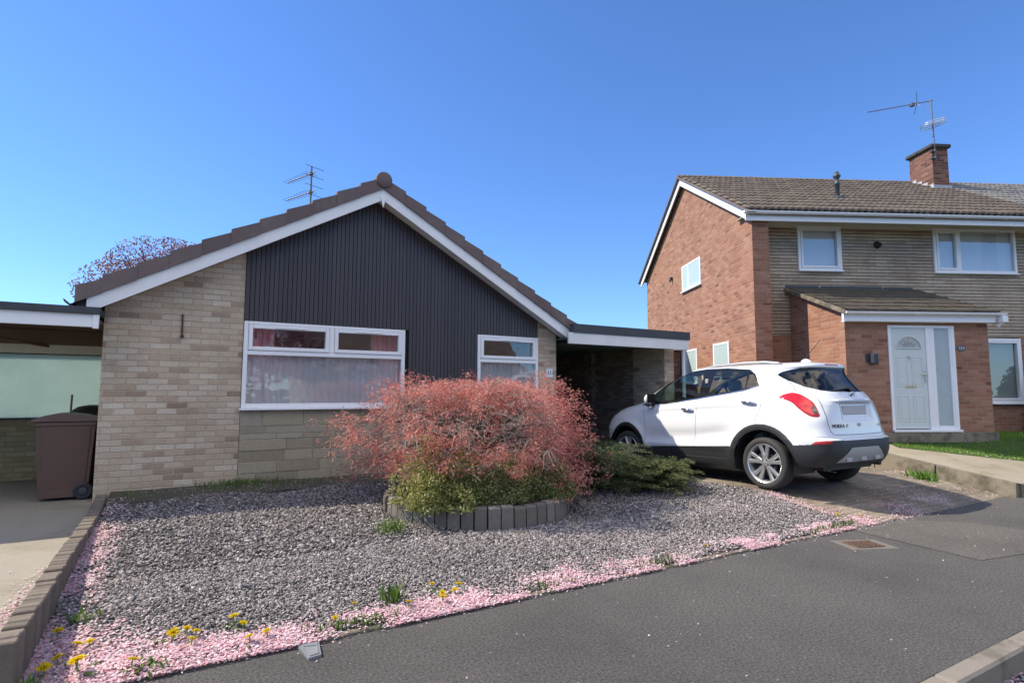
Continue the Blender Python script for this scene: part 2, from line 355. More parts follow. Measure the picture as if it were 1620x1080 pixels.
class MB:
    def __init__(s): s.v = []; s.f = []
    def add(s, vs, fs):
        k = len(s.v); s.v += [tuple(x) for x in vs]; s.f += [[i + k for i in f] for f in fs]
    def box(s, x0, x1, y0, y1, z0, z1):
        s.add([(x0, y0, z0), (x1, y0, z0), (x1, y1, z0), (x0, y1, z0), (x0, y0, z1), (x1, y0, z1), (x1, y1, z1), (x0, y1, z1)],
              [[0, 3, 2, 1], [4, 5, 6, 7], [0, 1, 5, 4], [1, 2, 6, 5], [2, 3, 7, 6], [3, 0, 4, 7]]); return s
    def bbox(s, x0, x1, y0, y1, z0, z1, c=.006):
        """box with chamfered edges"""
        c = min(c, (x1 - x0) * .4, (y1 - y0) * .4, (z1 - z0) * .4)
        vs = []; X = (x0, x1); Y = (y0, y1); Z = (z0, z1); idx = {}
        for i in (0, 1):
            for j in (0, 1):
                for k in (0, 1):
                    sx, sy, sz = 1 - 2 * i, 1 - 2 * j, 1 - 2 * k
                    for a in range(3):
                        p = [X[i] + sx * c, Y[j] + sy * c, Z[k] + sz * c]; p[a] = (X[i], Y[j], Z[k])[a]
                        idx[(i, j, k, a)] = len(vs); vs.append(tuple(p))
        fs = []
        for a in range(3):
            for sgn in (0, 1):
                o1, o2 = [(1, 2), (0, 2), (0, 1)][a]
                q = []
                for (p1, p2) in ((0, 0), (1, 0), (1, 1), (0, 1)):
                    t = [0, 0, 0]; t[a] = sgn; t[o1] = p1; t[o2] = p2; q.append(idx[(*t, a)])
                fs.append(q)
        for a in range(3):
            o1, o2 = [(1, 2), (0, 2), (0, 1)][a]
            for p1 in (0, 1):
                for p2 in (0, 1):
                    t0 = [0, 0, 0]; t0[o1] = p1; t0[o2] = p2; t1 = list(t0); t1[a] = 1
                    fs.append([idx[(*t0, o1)], idx[(*t1, o1)], idx[(*t1, o2)], idx[(*t0, o2)]])
        for i in (0, 1):
            for j in (0, 1):
                for k in (0, 1): fs.append([idx[(i, j, k, a)] for a in range(3)])
        ctr = Vector(((x0 + x1) / 2, (y0 + y1) / 2, (z0 + z1) / 2))
        out = []
        for f in fs:
            P = [Vector(vs[i]) for i in f]; n = (P[1] - P[0]).cross(P[2] - P[0])
            out.append(f if n.dot(sum(P, Vector()) / len(P) - ctr) > 0 else f[::-1])
        s.add(vs, out); return s
    def prism(s, poly, a0, a1, axis=1):
        """poly: 2D points; extruded along axis (0:x,1:y,2:z)"""
        def mk(p, a):
            return [(a, p[0], p[1]), (p[0], a, p[1]), (p[0], p[1], a)][axis]
        n = len(poly)
        ar = sum(poly[i][0] * poly[(i + 1) % n][1] - poly[(i + 1) % n][0] * poly[i][1] for i in range(n))
        if ar < 0: poly = poly[::-1]
        vs = [mk(p, a0) for p in poly] + [mk(p, a1) for p in poly]
        f0 = list(range(n)); f1 = list(range(n, 2 * n))
        flip = (axis == 1)
        fs = [f0[::-1] if not flip else f0, f1 if not flip else f1[::-1]]
        for i in range(n):
            j = (i + 1) % n; q = [i, j, j + n, i + n]; fs.append(q if not flip else q[::-1])
        s.add(vs, fs); return s
    def tube(s, pts, r, n=8, cap=True):
        pts = [Vector(p) for p in pts]
        rs = r if isinstance(r, (list, tuple)) else [r] * len(pts)
        k = len(s.v); prev = None
        for i, p in enumerate(pts):
            d = (pts[min(i + 1, len(pts) - 1)] - pts[max(i - 1, 0)])
            d = d.normalized() if d.length > 1e-9 else Vector((0, 0, 1))
            if prev is None:
                a = d.cross(Vector((0, 0, 1)));
                if a.length < 1e-3: a = d.cross(Vector((1, 0, 0)))
            else: a = prev - d * prev.dot(d)
            a.normalize(); prev = a; b = d.cross(a)
            for j in range(n):
                t = 2 * math.pi * j / n; s.v.append(tuple(p + (a * math.cos(t) + b * math.sin(t)) * rs[i]))
        for i in range(len(pts) - 1):
            for j in range(n):
                j2 = (j + 1) % n
                s.f.append([k + i * n + j, k + i * n + j2, k + (i + 1) * n + j2, k + (i + 1) * n + j])
        if cap:
            s.f.append([k + j for j in range(n)][::-1]); e = k + (len(pts) - 1) * n; s.f.append([e + j for j in range(n)])
        return s
    def lathe(s, prof, c=(0, 0, 0), axis='z', n=32, a0=0, a1=2 * math.pi):
        k = len(s.v); full = abs(a1 - a0 - 2 * math.pi) < 1e-6; m = n if full else n + 1
        for (r, h) in prof:
            for j in range(m):
                t = a0 + (a1 - a0) * j / n
                p = (r * math.cos(t), r * math.sin(t), h)
                if axis == 'y': p = (p[0], p[2], p[1])
                if axis == 'x': p = (p[2], p[0], p[1])
                s.v.append((c[0] + p[0], c[1] + p[1], c[2] + p[2]))
        for i in range(len(prof) - 1):
            for j in range(n):
                j2 = (j + 1) % m
                q = [k + i * m + j, k + i * m + j2, k + (i + 1) * m + j2, k + (i + 1) * m + j]
                s.f.append(q if axis != 'y' else q[::-1])
        return s
    def ico(s, c, r, sub=2, noise=0.0, sc=(1, 1, 1)):
        import bmesh
        bm = bmesh.new(); bmesh.ops.create_icosphere(bm, subdivisions=sub, radius=1)
        vs = []
        for v in bm.verts:
            f = 1 + noise * (math.sin(v.co.x * 5 + c[0] * 3) * math.cos(v.co.y * 4 + c[1]) + math.sin(v.co.z * 6))
            vs.append((c[0] + v.co.x * r * sc[0] * f, c[1] + v.co.y * r * sc[1] * f, c[2] + v.co.z * r * sc[2] * f))
        bm.verts.index_update(); fs = [[v.index for v in f.verts] for f in bm.faces]; bm.free(); s.add(vs, fs); return s
    def build(s, name, mat, parent=None, smooth=False, org=None):
        by = {}
        for f in s.f: by.setdefault(len(f), []).append(f)
        return npmesh(name, np.array(s.v), [np.array(x) for x in by.values()], mat, parent, smooth, True, org)
def grid(name, xs, ys, zf, mat, parent=None, smooth=True):
    X, Y = np.meshgrid(xs, ys); Z = zf(X, Y)
    V = np.stack([X, Y, Z], -1).reshape(-1, 3); nx, ny = len(xs), len(ys)
    i = (np.arange(ny - 1)[:, None] * nx + np.arange(nx - 1)[None]).ravel()
    return npmesh(name, V, np.stack([i, i + 1, i + nx + 1, i + nx], 1), mat, parent, smooth)
def text_mesh(name, txt, size, mat, parent, loc, rot, extrude=.001, align='CENTER'):
    cu = bpy.data.curves.new(name, 'FONT'); cu.body = txt; cu.size = size; cu.extrude = extrude; cu.align_x = align; cu.align_y = 'CENTER'
    tmp = bpy.data.objects.new(name + '_tmp', cu); COL.objects.link(tmp)
    bpy.context.view_layer.update()
    me = bpy.data.meshes.new_from_object(tmp.evaluated_get(bpy.context.evaluated_depsgraph_get()))
    bpy.data.objects.remove(tmp); me.materials.clear(); me.materials.append(mat)
    R = Matrix.Translation(Vector(loc) - ORG.get(parent.name, Vector())) @ rot.to_4x4(); me.transform(R)
    ob = bpy.data.objects.new(name, me); COL.objects.link(ob); ob.parent = parent; return ob
def quads(C, D, N, L, W, bend=0.0):
    """leaf rhombs: centres C, direction D, normal-ish N, lengths L, widths W -> verts, faces"""
    D = D / (np.linalg.norm(D, axis=1, keepdims=True) + 1e-9)
    Sd = np.cross(D, N); Sd /= (np.linalg.norm(Sd, axis=1, keepdims=True) + 1e-9); Nn = np.cross(Sd, D)
    L = np.broadcast_to(L, (len(C),))[:, None]; W = np.broadcast_to(W, (len(C),))[:, None]
    a = C - D * L * .5; c = C + D * L * .5 - Nn * L * bend; b_ = C + Sd * W * .5 + D * L * .05; d_ = C - Sd * W * .5 + D * L * .05
    V = np.stack([a, b_, c, d_], 1).reshape(-1, 3); F = np.arange(len(C) * 4).reshape(-1, 4)
    return V, F
def rdir(n):
    v = RNG.normal(size=(n, 3)); return v / np.linalg.norm(v, axis=1, keepdims=True)
def vnoise(P, f, seed=0):
    r = np.random.default_rng(seed); o = np.zeros(len(P))
    for k in range(6):
        w_ = r.normal(size=P.shape[1]) * f * (1 + .5 * k / 2); o += np.sin(P @ w_ + r.uniform(0, 6.28)) / (1 + .3 * k)
    return o / 3.0
# ================================================================ SETTING
zg = lambda v: np.interp(v, [3.6, 3.75, 5.0, 6.5, 8.5, 9], [0.0, .03, .13, .215, .285, .285])
zd = lambda v: np.interp(v, [3.6, 3.72, 4.3, 4.95, 5.6, 7.6, 20], [-.004, .012, .10, .205, .21, .16, .16])
def zg2(U, v):
    t = np.clip((U - 5.7) / 1.0, 0, 1); t = t * t * (3 - 2 * t); return zg(v) + (zd(v) + .004 - zg(v)) * t
zl = lambda v: np.interp(v, [3.6, 3.75, 6.3, 9, 14], [-.004, .012, .14, .185, .195])
zp = lambda v: np.interp(v, [3.5, 3.6, 6.3, 7.6], [.19, .20, .616, .68])
def struct(o): o['kind'] = 'structure'; return o
g = 900.0
struct(npmesh('ground', [(-g, -g, -.25), (g, -g, -.25), (g, g, -.25), (-g, g, -.25)], np.array([[0, 1, 2, 3]]), M['lawnbase']))
struct(npmesh('road', [(-60, -4.6, -.125), (90, -4.6, -.125), (90, 1.5, -.125), (-60, 1.5, -.125)], np.array([[0, 1, 2, 3]]), M['road']))
def wav(X, Y): return 0 * X
struct(grid('pavement', np.concatenate([[-40], np.arange(-3, 16, .25), [70]]), np.array([1.61, 2.0, 2.4, 2.8, 3.2, 3.5, 3.72]), lambda X, Y: wav(X, Y) * np.clip((Y - 1.7) * 2, 0, 1), M['asphalt']))
b_ = MB(); b_.box(-60, 90, -7.5, -4.6, -.25, 0); struct(b_.build('opposite_pavement', M['asphalt']))
mb = MB(); x = -12.0
while x < 40:
    mb.bbox(x, x + .905, 1.495, 1.615, -.2, .004 + random.uniform(-.003, .003), .014); x += .915
struct(mb.build('kerb', M['kerb']))
P = [(6.45, 3.64), (7.45, 3.62), (8.0, 3.2), (8.2, 2.3), (7.1, 2.28), (6.3, 2.42)]
struct(npmesh('pavement_patch', [(a, c, float(wav(np.array(a), np.array(c))) + .004) for a, c in P], np.array([list(range(len(P)))[::-1]]), M['patch']))
struct(grid('gravel_bed', np.concatenate([np.linspace(-.64, 5.5, 20), np.linspace(5.6, 6.715, 12)]), np.array([3.7, 3.75, 4.3, 5, 5.7, 6.5, 7.4, 8.49]), lambda X, Y: zg2(X, Y) - .012, M['gravelbase']))
struct(grid('wall_strip', np.linspace(-.64, 2.9, 24), np.linspace(7.75, 8.5, 6), lambda X, Y: zg(Y) - .002 + .004 * np.sin(X * 6), M['mossy']))
struct(grid('paved_drive', np.linspace(6.72, 10.56, 10), np.array([3.66, 3.72, 4.0, 4.3, 4.6, 4.95, 5.3, 5.6, 6.5, 7.6, 14]), lambda X, Y: zd(Y), M['paver']))
struct(grid('concrete_drive', np.array([-9, -5, -3, -2, -.74]), np.array([3.66, 3.75, 5, 6.3, 9, 14]), lambda X, Y: zl(Y), M['drivecon']))
mb = MB()
xx = -.6
while xx < 7.0:
    mb.bbox(xx, xx + .88, 3.655, 3.705, -.1, .016 + random.uniform(-.008, .006), .006); xx += .9
mb.bbox(7.02, 10.4, 3.66, 3.70, -.1, .006, .005)
struct(mb.build('edging_strip', M['pathwall']))
# raised path and its kerb wall
pl = [(10.62, 3.5), (10.62, 7.6), (13.3, 7.6), (12.3, 6.3), (11.62, 5.72), (12.2, 5.2), (13.3, 4.3), (14.4, 3.5)]
struct(npmesh('raised_path', [(a, c, float(zp(c))) for a, c in pl], np.array([list(range(8))[::-1]]), M['pathcon']))
mb = MB(); v = 3.55
for L_ in (1.02, .92, .9, .95, .9, .8):
    z1a, z1b = float(zp(v)) + .006, float(zp(v + L_)) + .006; dz = random.uniform(-.015, .015); du = random.uniform(-.012, .012)
    mb.add([(10.50 + du, v, -.1), (10.62, v, -.1), (10.62, v + L_ - .02, -.1), (10.50 + du, v + L_ - .02, -.1),
            (10.515 + du, v, z1a), (10.625, v, z1a), (10.625, v + L_ - .02, z1b), (10.515 + du, v + L_ - .02, z1b)],
           [[0, 3, 2, 1], [4, 5, 6, 7], [0, 1, 5, 4], [1, 2, 6, 5], [2, 3, 7, 6], [3, 0, 4, 7]]); v += L_
mb.box(10.64, 14.4, 3.52, 3.6, -.1, .195)
tag(mb.build('kerb_wall', M['pathwall'], org=Vector((10.56, 5, 0))), 'low weathered concrete kerb wall holding up the raised path beside the drive', 'kerb wall')
# frame of the brick house
TR = -0.466597
DRv = Vector((math.cos(TR), math.sin(TR), 0)); NRv = Vector((-math.sin(TR), math.cos(TR), 0))
def W(d, n, z=0.0): p = DRv * d + NRv * n; return Vector((p.x, p.y, z))
def zlawn(U, V_):
    s = np.clip(((U - 12.2) * .63 + (V_ - 5.2) * .77) / .9, 0, 1)
    return zp(V_) + (.64 - zp(V_)) * s * s * (3 - 2 * s)
lp = [(11.0, 5.0), (11.62, 5.72), (12.3, 6.3), (13.3, 7.5), (15.2, 6.3), (17.5, 5.2), (17.5, 2.9), (14.4, 3.5), (13.3, 4.3), (12.2, 5.2)]
lp = lp[1:]
LV_, LF_ = [], []
for i in range(13):
    for j in range(21):
        e = np.array([11.62 + (14.4 - 11.62) * j / 20, 5.72 - (5.72 - 3.5) * j / 20]) + (np.array([-.02, -.04]) if 4 < j < 17 else 0); q = e + np.array([.63, .77]) * (i * .2 - .24)
        LV_.append((q[0], q[1], float(zlawn(q[0], q[1])) + .004))
LF_ = [[i * 21 + j, i * 21 + j + 1, (i + 1) * 21 + j + 1, (i + 1) * 21 + j] for i in range(12) for j in range(20)]
struct(npmesh('lawn', np.array(LV_), np.array(LF_), M['lawnbase'], None, True))
# ================================================================ BUNGALOW
UC = 2.53; V0 = 8.49; SL = .562; ZR = 4.70
zt = lambda u: ZR - SL * abs(u - UC)
bung = thing('bungalow', 'buff brick bungalow with a low gable clad in dark vertical boards and white windows', 'bungalow', (UC, V0, .28))
def gpoly(u0, u1, z0, off):
    pts = [(u0, z0), (u1, z0), (u1, zt(u1) - off)]
    if u0 < UC < u1: pts.append((UC, ZR - off))
    pts.append((u0, zt(u0) - off)); return pts
mb = MB(); mb.prism(gpoly(-.82, .73, .1, .29), V0, 8.72); mb.prism(gpoly(5.49, 5.89, .1, .29), V0, 8.72)
mb.box(-.82, -.60, 8.72, 17, .1, 2.62); mb.box(5.67, 5.89, 8.72, 17, .1, 2.62); mb.prism(gpoly(-.82, 5.89, .1, .29), 17, 17.2)
mb.build('wall', M['buff'], bung)
# coursed stone apron under the windows
mb = MB(); z = .10
rng = random.Random(3)
while z < 1.235:
    h = min(rng.choice([.075, .105, .15, .15, .19]), 1.242 - z); u = .735
    if 1.242 - z - h < .05: h = 1.242 - z
    while u < 5.488:
        L_ = min(rng.uniform(.2, .62), 5.49 - u)
        if 5.49 - u - L_ < .12: L_ = 5.49 - u
        mb.bbox(u + .003, u + L_ - .003, V0 - .002 - rng.uniform(0, .009), V0 + .1, z + .003, z + h - .003, .004); u += L_
    z += h
mb.build('stone_apron', M['stone'], bung)
MB().box(.735, 5.488, V0 + .003, V0 + .22, .1, 1.24).build('mortar_backing', M['mortar'], bung)
# vertical boards
WIN = [(.735, 3.022), (4.283, 5.487)]
mb = MB(); u = .732; p = .0602
while u < 5.485:
    u1 = min(u + p, 5.488); zb = 1.244
    for a, c in WIN:
        if u1 > a + .002 and u < c - .002: zb = 2.452
    segs = [(u, u1, zb)]
    for a, c in WIN:
        for e in (a, c):
            if u + .004 < e < u1 - .004:
                inside = [(u, e), (e, u1)]; segs = []
                for s0, s1 in inside:
                    mid = (s0 + s1) / 2; segs.append((s0, s1, 2.452 if any(x0 < mid < x1 for x0, x1 in WIN) else 1.244))
    for s0, s1, zb in segs:
        x0, x1 = (s0 + .004 if s0 == u else s0), (s1 - .004 if s1 == u1 else s1)
        pts = [(x0, zb), (x1, zb), (x1, zt(x1) - .29), (x0, zt(x0) - .29)]
        if x0 < UC < x1: pts.insert(3, (UC, ZR - .29))
        mb.prism(pts, V0 - .022 - random.uniform(0, .003), V0)
    u += p
mb.build('board_cladding', M['boards'], bung)
mb = MB()
mb.prism([(.735, 2.452), (3.022, 2.452), (3.022, 1.25), (4.283, 1.25), (4.283, 2.452), (5.487, 2.452), (5.487, zt(5.487) - .295), (UC, ZR - .295), (.735, zt(.735) - .295)], V0 + .001, V0 + .15)
mb.build('board_backing', M['boardgap'], bung)
# roof
mb = MB()
for sgn in (-1, 1):
    e = UC + sgn * 3.62
    mb.prism([(UC, ZR - .03), (e, zt(e) - .03), (e, zt(e) - .16), (UC, ZR - .16)], 8.3, 17.3)
roof = mb.build('roof', M['verge'], bung)
mb = MB()
for sgn in (-1, 1):
    for k in range(11):
        a, c = k * .335 + .006, (k + 1) * .335
        if k == 10: c = 3.60
        u0, u1 = UC + sgn * a, UC + sgn * c; zo = .044
        pts = [(u0, zt(u0) + 0.0), (u1 + sgn * .012, zt(u1 + sgn * .012) + zo), (u1 + sgn * .012, zt(u1) - .165), (u0, zt(u0) - .165)]
        jt = random.uniform(-.004, .004)
        mb.prism(pts, 8.155 - .008 * (k % 2) + jt, 8.34)
mb.build('verge_tiles', M['verge'], bung)
mb = MB(); mb.lathe([(.001, 0), (.112, 0), (.121, .012), (.121, .1), (.11, .1), (.11, 9.0)], (UC, 8.125, ZR - .035), 'y', 28)
mb.build('ridge_tile', M['verge'], bung, True)
mb = MB()
for sgn in (-1, 1):
    e = UC + sgn * 3.50
    mb.prism([(UC, ZR - .150), (e, zt(e) - .150), (e, zt(e) - .335), (UC, ZR - .335)], 8.185, 8.215)
mb.prism([(UC - .045, ZR - .29), (UC + .045, ZR - .29), (UC, ZR - .46)], 8.165, 8.186)
mb.build('bargeboard', M['wpaint'], bung)
mb = MB()
for sgn in (-1, 1):
    e = UC + sgn * 3.47
    mb.prism([(UC, ZR - .27), (e, zt(e) - .27), (e, zt(e) - .288), (UC, ZR - .288)], 8.216, 8.47)
mb.build('soffit', M['wpaint'], bung)
for sgn in (-1, 1):
    mb = MB(); e = UC + sgn * 3.66
    pr_ = [(.06 * math.cos(t), .06 * math.sin(t)) for t in np.linspace(math.pi, 2 * math.pi, 10)]
    pts = [(e + a, zt(e) - .09 + c) for a, c in pr_] + [(e + a * .88, zt(e) - .09 + c * .88) for a, c in pr_[::-1]]
    mb.prism(pts, 8.2, 17.2)
    mb.box(min(e - sgn * .17, e - sgn * .06), max(e - sgn * .17, e - sgn * .06), 8.24, 17.2, zt(e) - .25, zt(e) - .05)
    mb.build('gutter', M['black'], bung)
# windows
def frame(u0, u1, z0, z1, w_, v0, v1, mb, wb=None, wt=None):
    wb = w_ if wb is None else wb; wt = w_ if wt is None else wt
    mb.bbox(u0, u0 + w_, v0, v1, z0, z1, .006); mb.bbox(u1 - w_, u1, v0, v1, z0, z1, .006)
    mb.bbox(u0 + w_, u1 - w_, v0 + .002, v1, z0, z0 + wb, .006); mb.bbox(u0 + w_, u1 - w_, v0 + .002, v1, z1 - wt, z1, .006)
def bung_window(u0, u1, z0, z1, ztr, lights):
    mb = MB(); f0, f1 = V0 - .035, V0 + .04
    frame(u0, u1, z0, z1, .055, f0, f1, mb, .06, .04)
    mb.bbox(u0 + .055, u1 - .055, f0 + .002, f1, ztr - .03, ztr + .03, .006)
    for a, c in zip(lights[:-1], lights[1:]): pass
    for m in lights[1:-1]: mb.bbox(m - .035, m + .035, f0 + .002, f1, ztr + .03, z1 - .04, .006)
    wnd = mb.build('window', M['white'], bung)
    mb = MB()
    for i in range(len(lights) - 1):
        a = lights[i] + (.055 if i == 0 else .035); c = lights[i + 1] - (.055 if i == len(lights) - 2 else .035)
        frame(a + .004, c - .004, ztr + .034, z1 - .044, .052, f0 - .012, f1 - .01, mb)
        m = (a + c) / 2; mb.bbox(m - .2, m + .2, f0 - .02, f0 - .011, z1 - .083, z1 - .058, .003)
    mb.build('top_sash', M['white'], wnd)
    mb = MB(); pq4 = lambda a, c, e, f, v: mb.add([(a, v, e), (c, v, e), (c, v, f), (a, v, f)], [[0, 1, 2, 3]]); pq4(u0 + .05, u1 - .05, z0 + .055, ztr - .025, V0 + .012)
    for i in range(len(lights) - 1):
        pq4(lights[i] + .085, lights[i + 1] - .085, ztr + .08, z1 - .09, V0 + .006)
    mb.build('pane', M['pane'], wnd)
    MB().bbox(u0 - .02, u1 + .02, V0 - .085, V0 + .02, z0 - .03, z0 - .001, .006).build('sill', M['white'], wnd)
    return wnd
w1 = bung_window(.737, 3.02, 1.27, 2.449, 2.02, [.737, 1.905, 3.02])
w2 = bung_window(4.285, 5.485, 1.27, 2.451, 2.02, [4.285, 5.485])
def curtain(name, u0, u1, z0, z1, v, amp, per, mat, par):
    n = int((u1 - u0) / per * 8) + 2; xs = np.linspace(u0, u1, n); ph = xs / per * 2 * np.pi
    ys = v + amp * np.sin(ph + 1.3 * np.sin(xs * 5.1)) + amp * .5 * np.sin(ph * .37)
    V = np.concatenate([np.stack([xs, ys, np.full(n, z0)], 1), np.stack([xs, v + (ys - v) * .8, np.full(n, z1)], 1)])
    i = np.arange(n - 1); return npmesh(name, V, np.stack([i, i + 1, i + 1 + n, i + n], 1), mat, par, True)
curtain('net_curtain', .74, 3.02, 1.28, 2.03, V0 + .065, .014, .09, M['net'], w1)
curtain('net_curtain', 4.28, 5.49, 1.28, 2.03, V0 + .065, .014, .09, M['net'], w2)
curtain('drape', .75, 1.15, 1.0, 2.46, V0 + .19, .028, .085, M['drape'], w1)
curtain('drape', 2.55, 3.02, 1.0, 2.46, V0 + .19, .028, .085, M['drape'], w1)
mb = MB(); mb.box(-.5, 5.6, 12.0, 12.1, .2, 2.6); mb.box(3.6, 3.7, 8.73, 12, .2, 2.6); mb.box(-.6, 5.67, 8.73, 12, .2, .3); mb.box(-.6, 5.67, 8.73, 12, 2.56, 2.6)
mb.build('room_wall', M['room'], bung)
# number plaque, wall hook, aerial
pq = thing('number_plaque', 'small square white house number plaque reading 11 on the buff brick pier', 'number sign', (5.735, V0, 1.755))
MB().bbox(5.662, 5.808, V0 - .014, V0, 1.755, 1.91, .004).build('plate', M['signwhite'], pq)
RX = Matrix.Rotation(math.pi / 2, 3, 'X')
for dx in (-.021, .021): text_mesh('digit', '1', .095, M['ink'], pq, (5.735 + dx, V0 - .0155, 1.838), RX, .0015)
for s in (-1, 1): MB().box(5.735 + s * .058 - .006, 5.735 + s * .058 + .006, V0 - .0165, V0 - .013, 1.825, 1.837).build('mark', M['ink'], pq)
mb = MB(); mb.tube([(.008, V0 - .012, 2.49), (.010, V0 - .016, 2.35), (.012, V0 - .014, 2.21)], .011, 6); mb.bbox(-.012, .034, V0 - .05, V0, 2.185, 2.215, .006); mb.tube([(.01, V0 - .04, 2.2), (.01, V0 - .05, 2.235)], .008, 6)
tag(mb.build('wall_bracket', M['rust'], org=Vector((.01, V0, 2.2))), 'rusty iron hanging bracket fixed to the buff brick wall', 'bracket')
ta = thing('tv_aerial', 'thin twin-array television aerial on a mast behind the bungalow roof', 'aerial', (2.0, 11.0, 4.3))
MB().tube([(2.0, 11.0, 4.25), (2.0, 11.0, 5.75)], .017, 8).build('mast', M['aerialmetal'], ta)
for zc in (5.62, 5.26):
    mb = MB(); D_ = Vector((-.40, .86, -.02)); D_.normalize(); Pp = Vector((-D_.y, D_.x, 0)); c0 = Vector((2.0, 11.0, zc))
    mb.tube([c0 - D_ * .12, c0 + D_ * .78], .010, 6)
    for k in range(9):
        c = c0 + D_ * (.02 + k * .095); hw = .13 - .006 * k; mb.tube([c - Pp * hw, c + Pp * hw], .0045, 5)
    for hz in (-.09, .09):
        for o in (-.02, -.06): 
            c = c0 - D_ * .1 + Vector((0, 0, hz)); mb.tube([c - Pp * .2, c + Pp * .2], .005, 5)
    mb.bbox(c0.x - .03, c0.x + .03, c0.y - .03, c0.y + .03, c0.z - .03, c0.z + .03, .005)
    mb.build('array', M['aerialmetal'], ta)
# ================================================================ CARPORTS
cp = thing('carport', 'flat roofed left carport with a frosted panel over a low yellow brick wall', 'carport', (-3.4, 10, .15))
MB().box(-6.5, -.822, 8.02, 11.15, 2.375, 2.455).build('roof', M['felt'], cp)
mb = MB(); mb.bbox(-6.5, -.885, 8.055, 8.085, 2.225, 2.374, .004); mb.bbox(-.884, -.826, 8.04, 8.10, 2.21, 2.374, .004)
mb.build('fascia', M['white'], cp)
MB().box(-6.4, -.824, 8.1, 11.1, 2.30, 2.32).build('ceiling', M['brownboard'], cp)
mb = MB(); mb.box(-6.4, -.824, 9.58, 9.66, 1.985, 2.10); mb.build('cross_beam', M['cream'], cp)
mb = MB(); mb.box(-6.4, -.824, 9.57, 9.68, 2.101, 2.29); mb.tube([(-2.6, 8.3, 2.24), (-1.5, 9.6, 2.08)], .02, 6); mb.build('ceiling_joist', M['brownboard'], cp)
mb = MB(); mb.box(-6.4, -.824, 10.98, 11.06, 2.04, 2.29); mb.box(-6.4, -.824, 10.96, 11.08, 1.065, 1.095)
mb.build('panel_rail', M['black'], cp)
MB().box(-6.4, -.824, 11.01, 11.02, 1.096, 2.039).build('frosted_panel', M['frostpanel'], cp)
MB().box(-6.4, -.824, 10.97, 11.07, .0, 1.064).build('low_wall', M['ybrick'], cp)
MB().box(-6.4, -6.2, 8.2, 11, .0, 2.30).build('side_wall', M['ybrick'], cp)
rp = thing('carport', 'deep shaded carport with a weathered white fascia between the two houses', 'carport', (7.4, 10, .16))
MB().box(5.96, 8.86, 8.04, 13.5, 2.545, 2.70).build('roof', M['felt'], rp)
MB().bbox(5.862, 8.84, 8.06, 8.095, 2.345, 2.544, .004).build('fascia', M['dirtywhite'], rp)
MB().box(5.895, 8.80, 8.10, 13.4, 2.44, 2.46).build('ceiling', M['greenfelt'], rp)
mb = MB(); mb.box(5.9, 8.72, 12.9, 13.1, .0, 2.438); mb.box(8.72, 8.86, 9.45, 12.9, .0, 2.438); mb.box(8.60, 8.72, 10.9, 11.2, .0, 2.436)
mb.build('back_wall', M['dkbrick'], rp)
MB().box(8.60, 8.86, 8.5, 9.44, .0, 2.438).build('end_pier', M['buff'], rp)
MB().tube([(8.93, 8.3, .1), (8.93, 8.3, 2.5)], .034, 10).build('downpipe', M['white'], rp)
# ================================================================ BRICK HOUSE (design axes d, n, z)
H0 = Vector((6.0, 11.85, .3))
hp = W(6.0, 11.85, .3)
house = thing('brick_house', 'two storey red brick house with tan stone upper front, white gutters and a lean-to porch', 'house', hp, TR, None, H0)
NF = 12.4; NB_ = 19.55; NRG = 15.75; ZRG = 7.74; EZ = 5.42; EN = 11.62
SLH = (ZRG - EZ) / (NRG - EN)
zr_ = lambda n: ZRG - SLH * abs(n - NRG)
mb = MB(); mb.prism([(11.85, .0), (NB_, .0), (NB_, zr_(NB_) - .16), (NRG, ZRG - .16), (11.85, zr_(11.85) - .16)], 6.0, 6.24, 0)
mb.box(6.24, 6.375, 11.85, 12.39, .0, zr_(11.85) - .16)
mb.box(6.375, 10.75, 12.405, 12.6, .0, 2.79); mb.box(12.58, 13.2, 12.405, 12.6, .0, 2.79); mb.box(10.75, 12.58, 12.405, 12.6, .0, 1.275)
mb.box(6.24, 20, NB_ - .2, NB_, 0, 5.4)
mb.build('wall', M['red'], house)
UW = [(7.335, 8.375), (10.605, 12.64)]
mb = MB(); ZT, ZB_, ZM = 5.285, 4.25, 2.791
edges = [6.376, 7.335, 8.375, 10.605, 12.64, 13.2]
for i in range(5):
    a, c = edges[i], edges[i + 1]
    if i % 2 == 0: mb.box(a, c, NF, NF + .2, ZM, ZT)
    else: mb.box(a, c, NF, NF + .2, ZM, ZB_)
mb.build('stone_cladding', M['rub'], house)
MB().box(6.376, 13.2, NF - .012, NF + .2, ZT + .001, 5.62).build('frieze_board', M['cream'], house)
mb = MB(); mb.bbox(5.80, 13.35, 11.715, 11.745, 5.215, 5.40, .004); mb.build('fascia', M['wpaint'], house)
mb = MB(); mb.box(5.9, 13.3, 11.746, NF, 5.398, 5.41); mb.build('soffit', M['cream'], house)
def gutter(d0, d1, n, z, r, par, mat, down=True):
    pr_ = [(r * math.cos(t), r * math.sin(t)) for t in np.linspace(math.pi, 2 * math.pi, 10)]
    pts = [(n + a, z + c) for a, c in pr_] + [(n + a * .9, z + c * .9) for a, c in pr_[::-1]]
    mb = MB(); mb.prism(pts, d0, d1, 0)
    full = [(n + a * 1.04, z + c * 1.04) for a, c in pr_]
    mb.prism(full, d0 - .012, d0, 0); mb.prism(full, d1, d1 + .012, 0)
    x = d0 + .45
    while x < d1: 
        mb.prism([(n + a * 1.07, z + c * 1.07) for a, c in pr_] + [(n + a, z + c) for a, c in pr_[::-1]], x, x + .05, 0); x += .92
    return mb.build('gutter', mat, par)
gutter(5.74, 13.5, 11.655, 5.405, .06, house, M['white'])
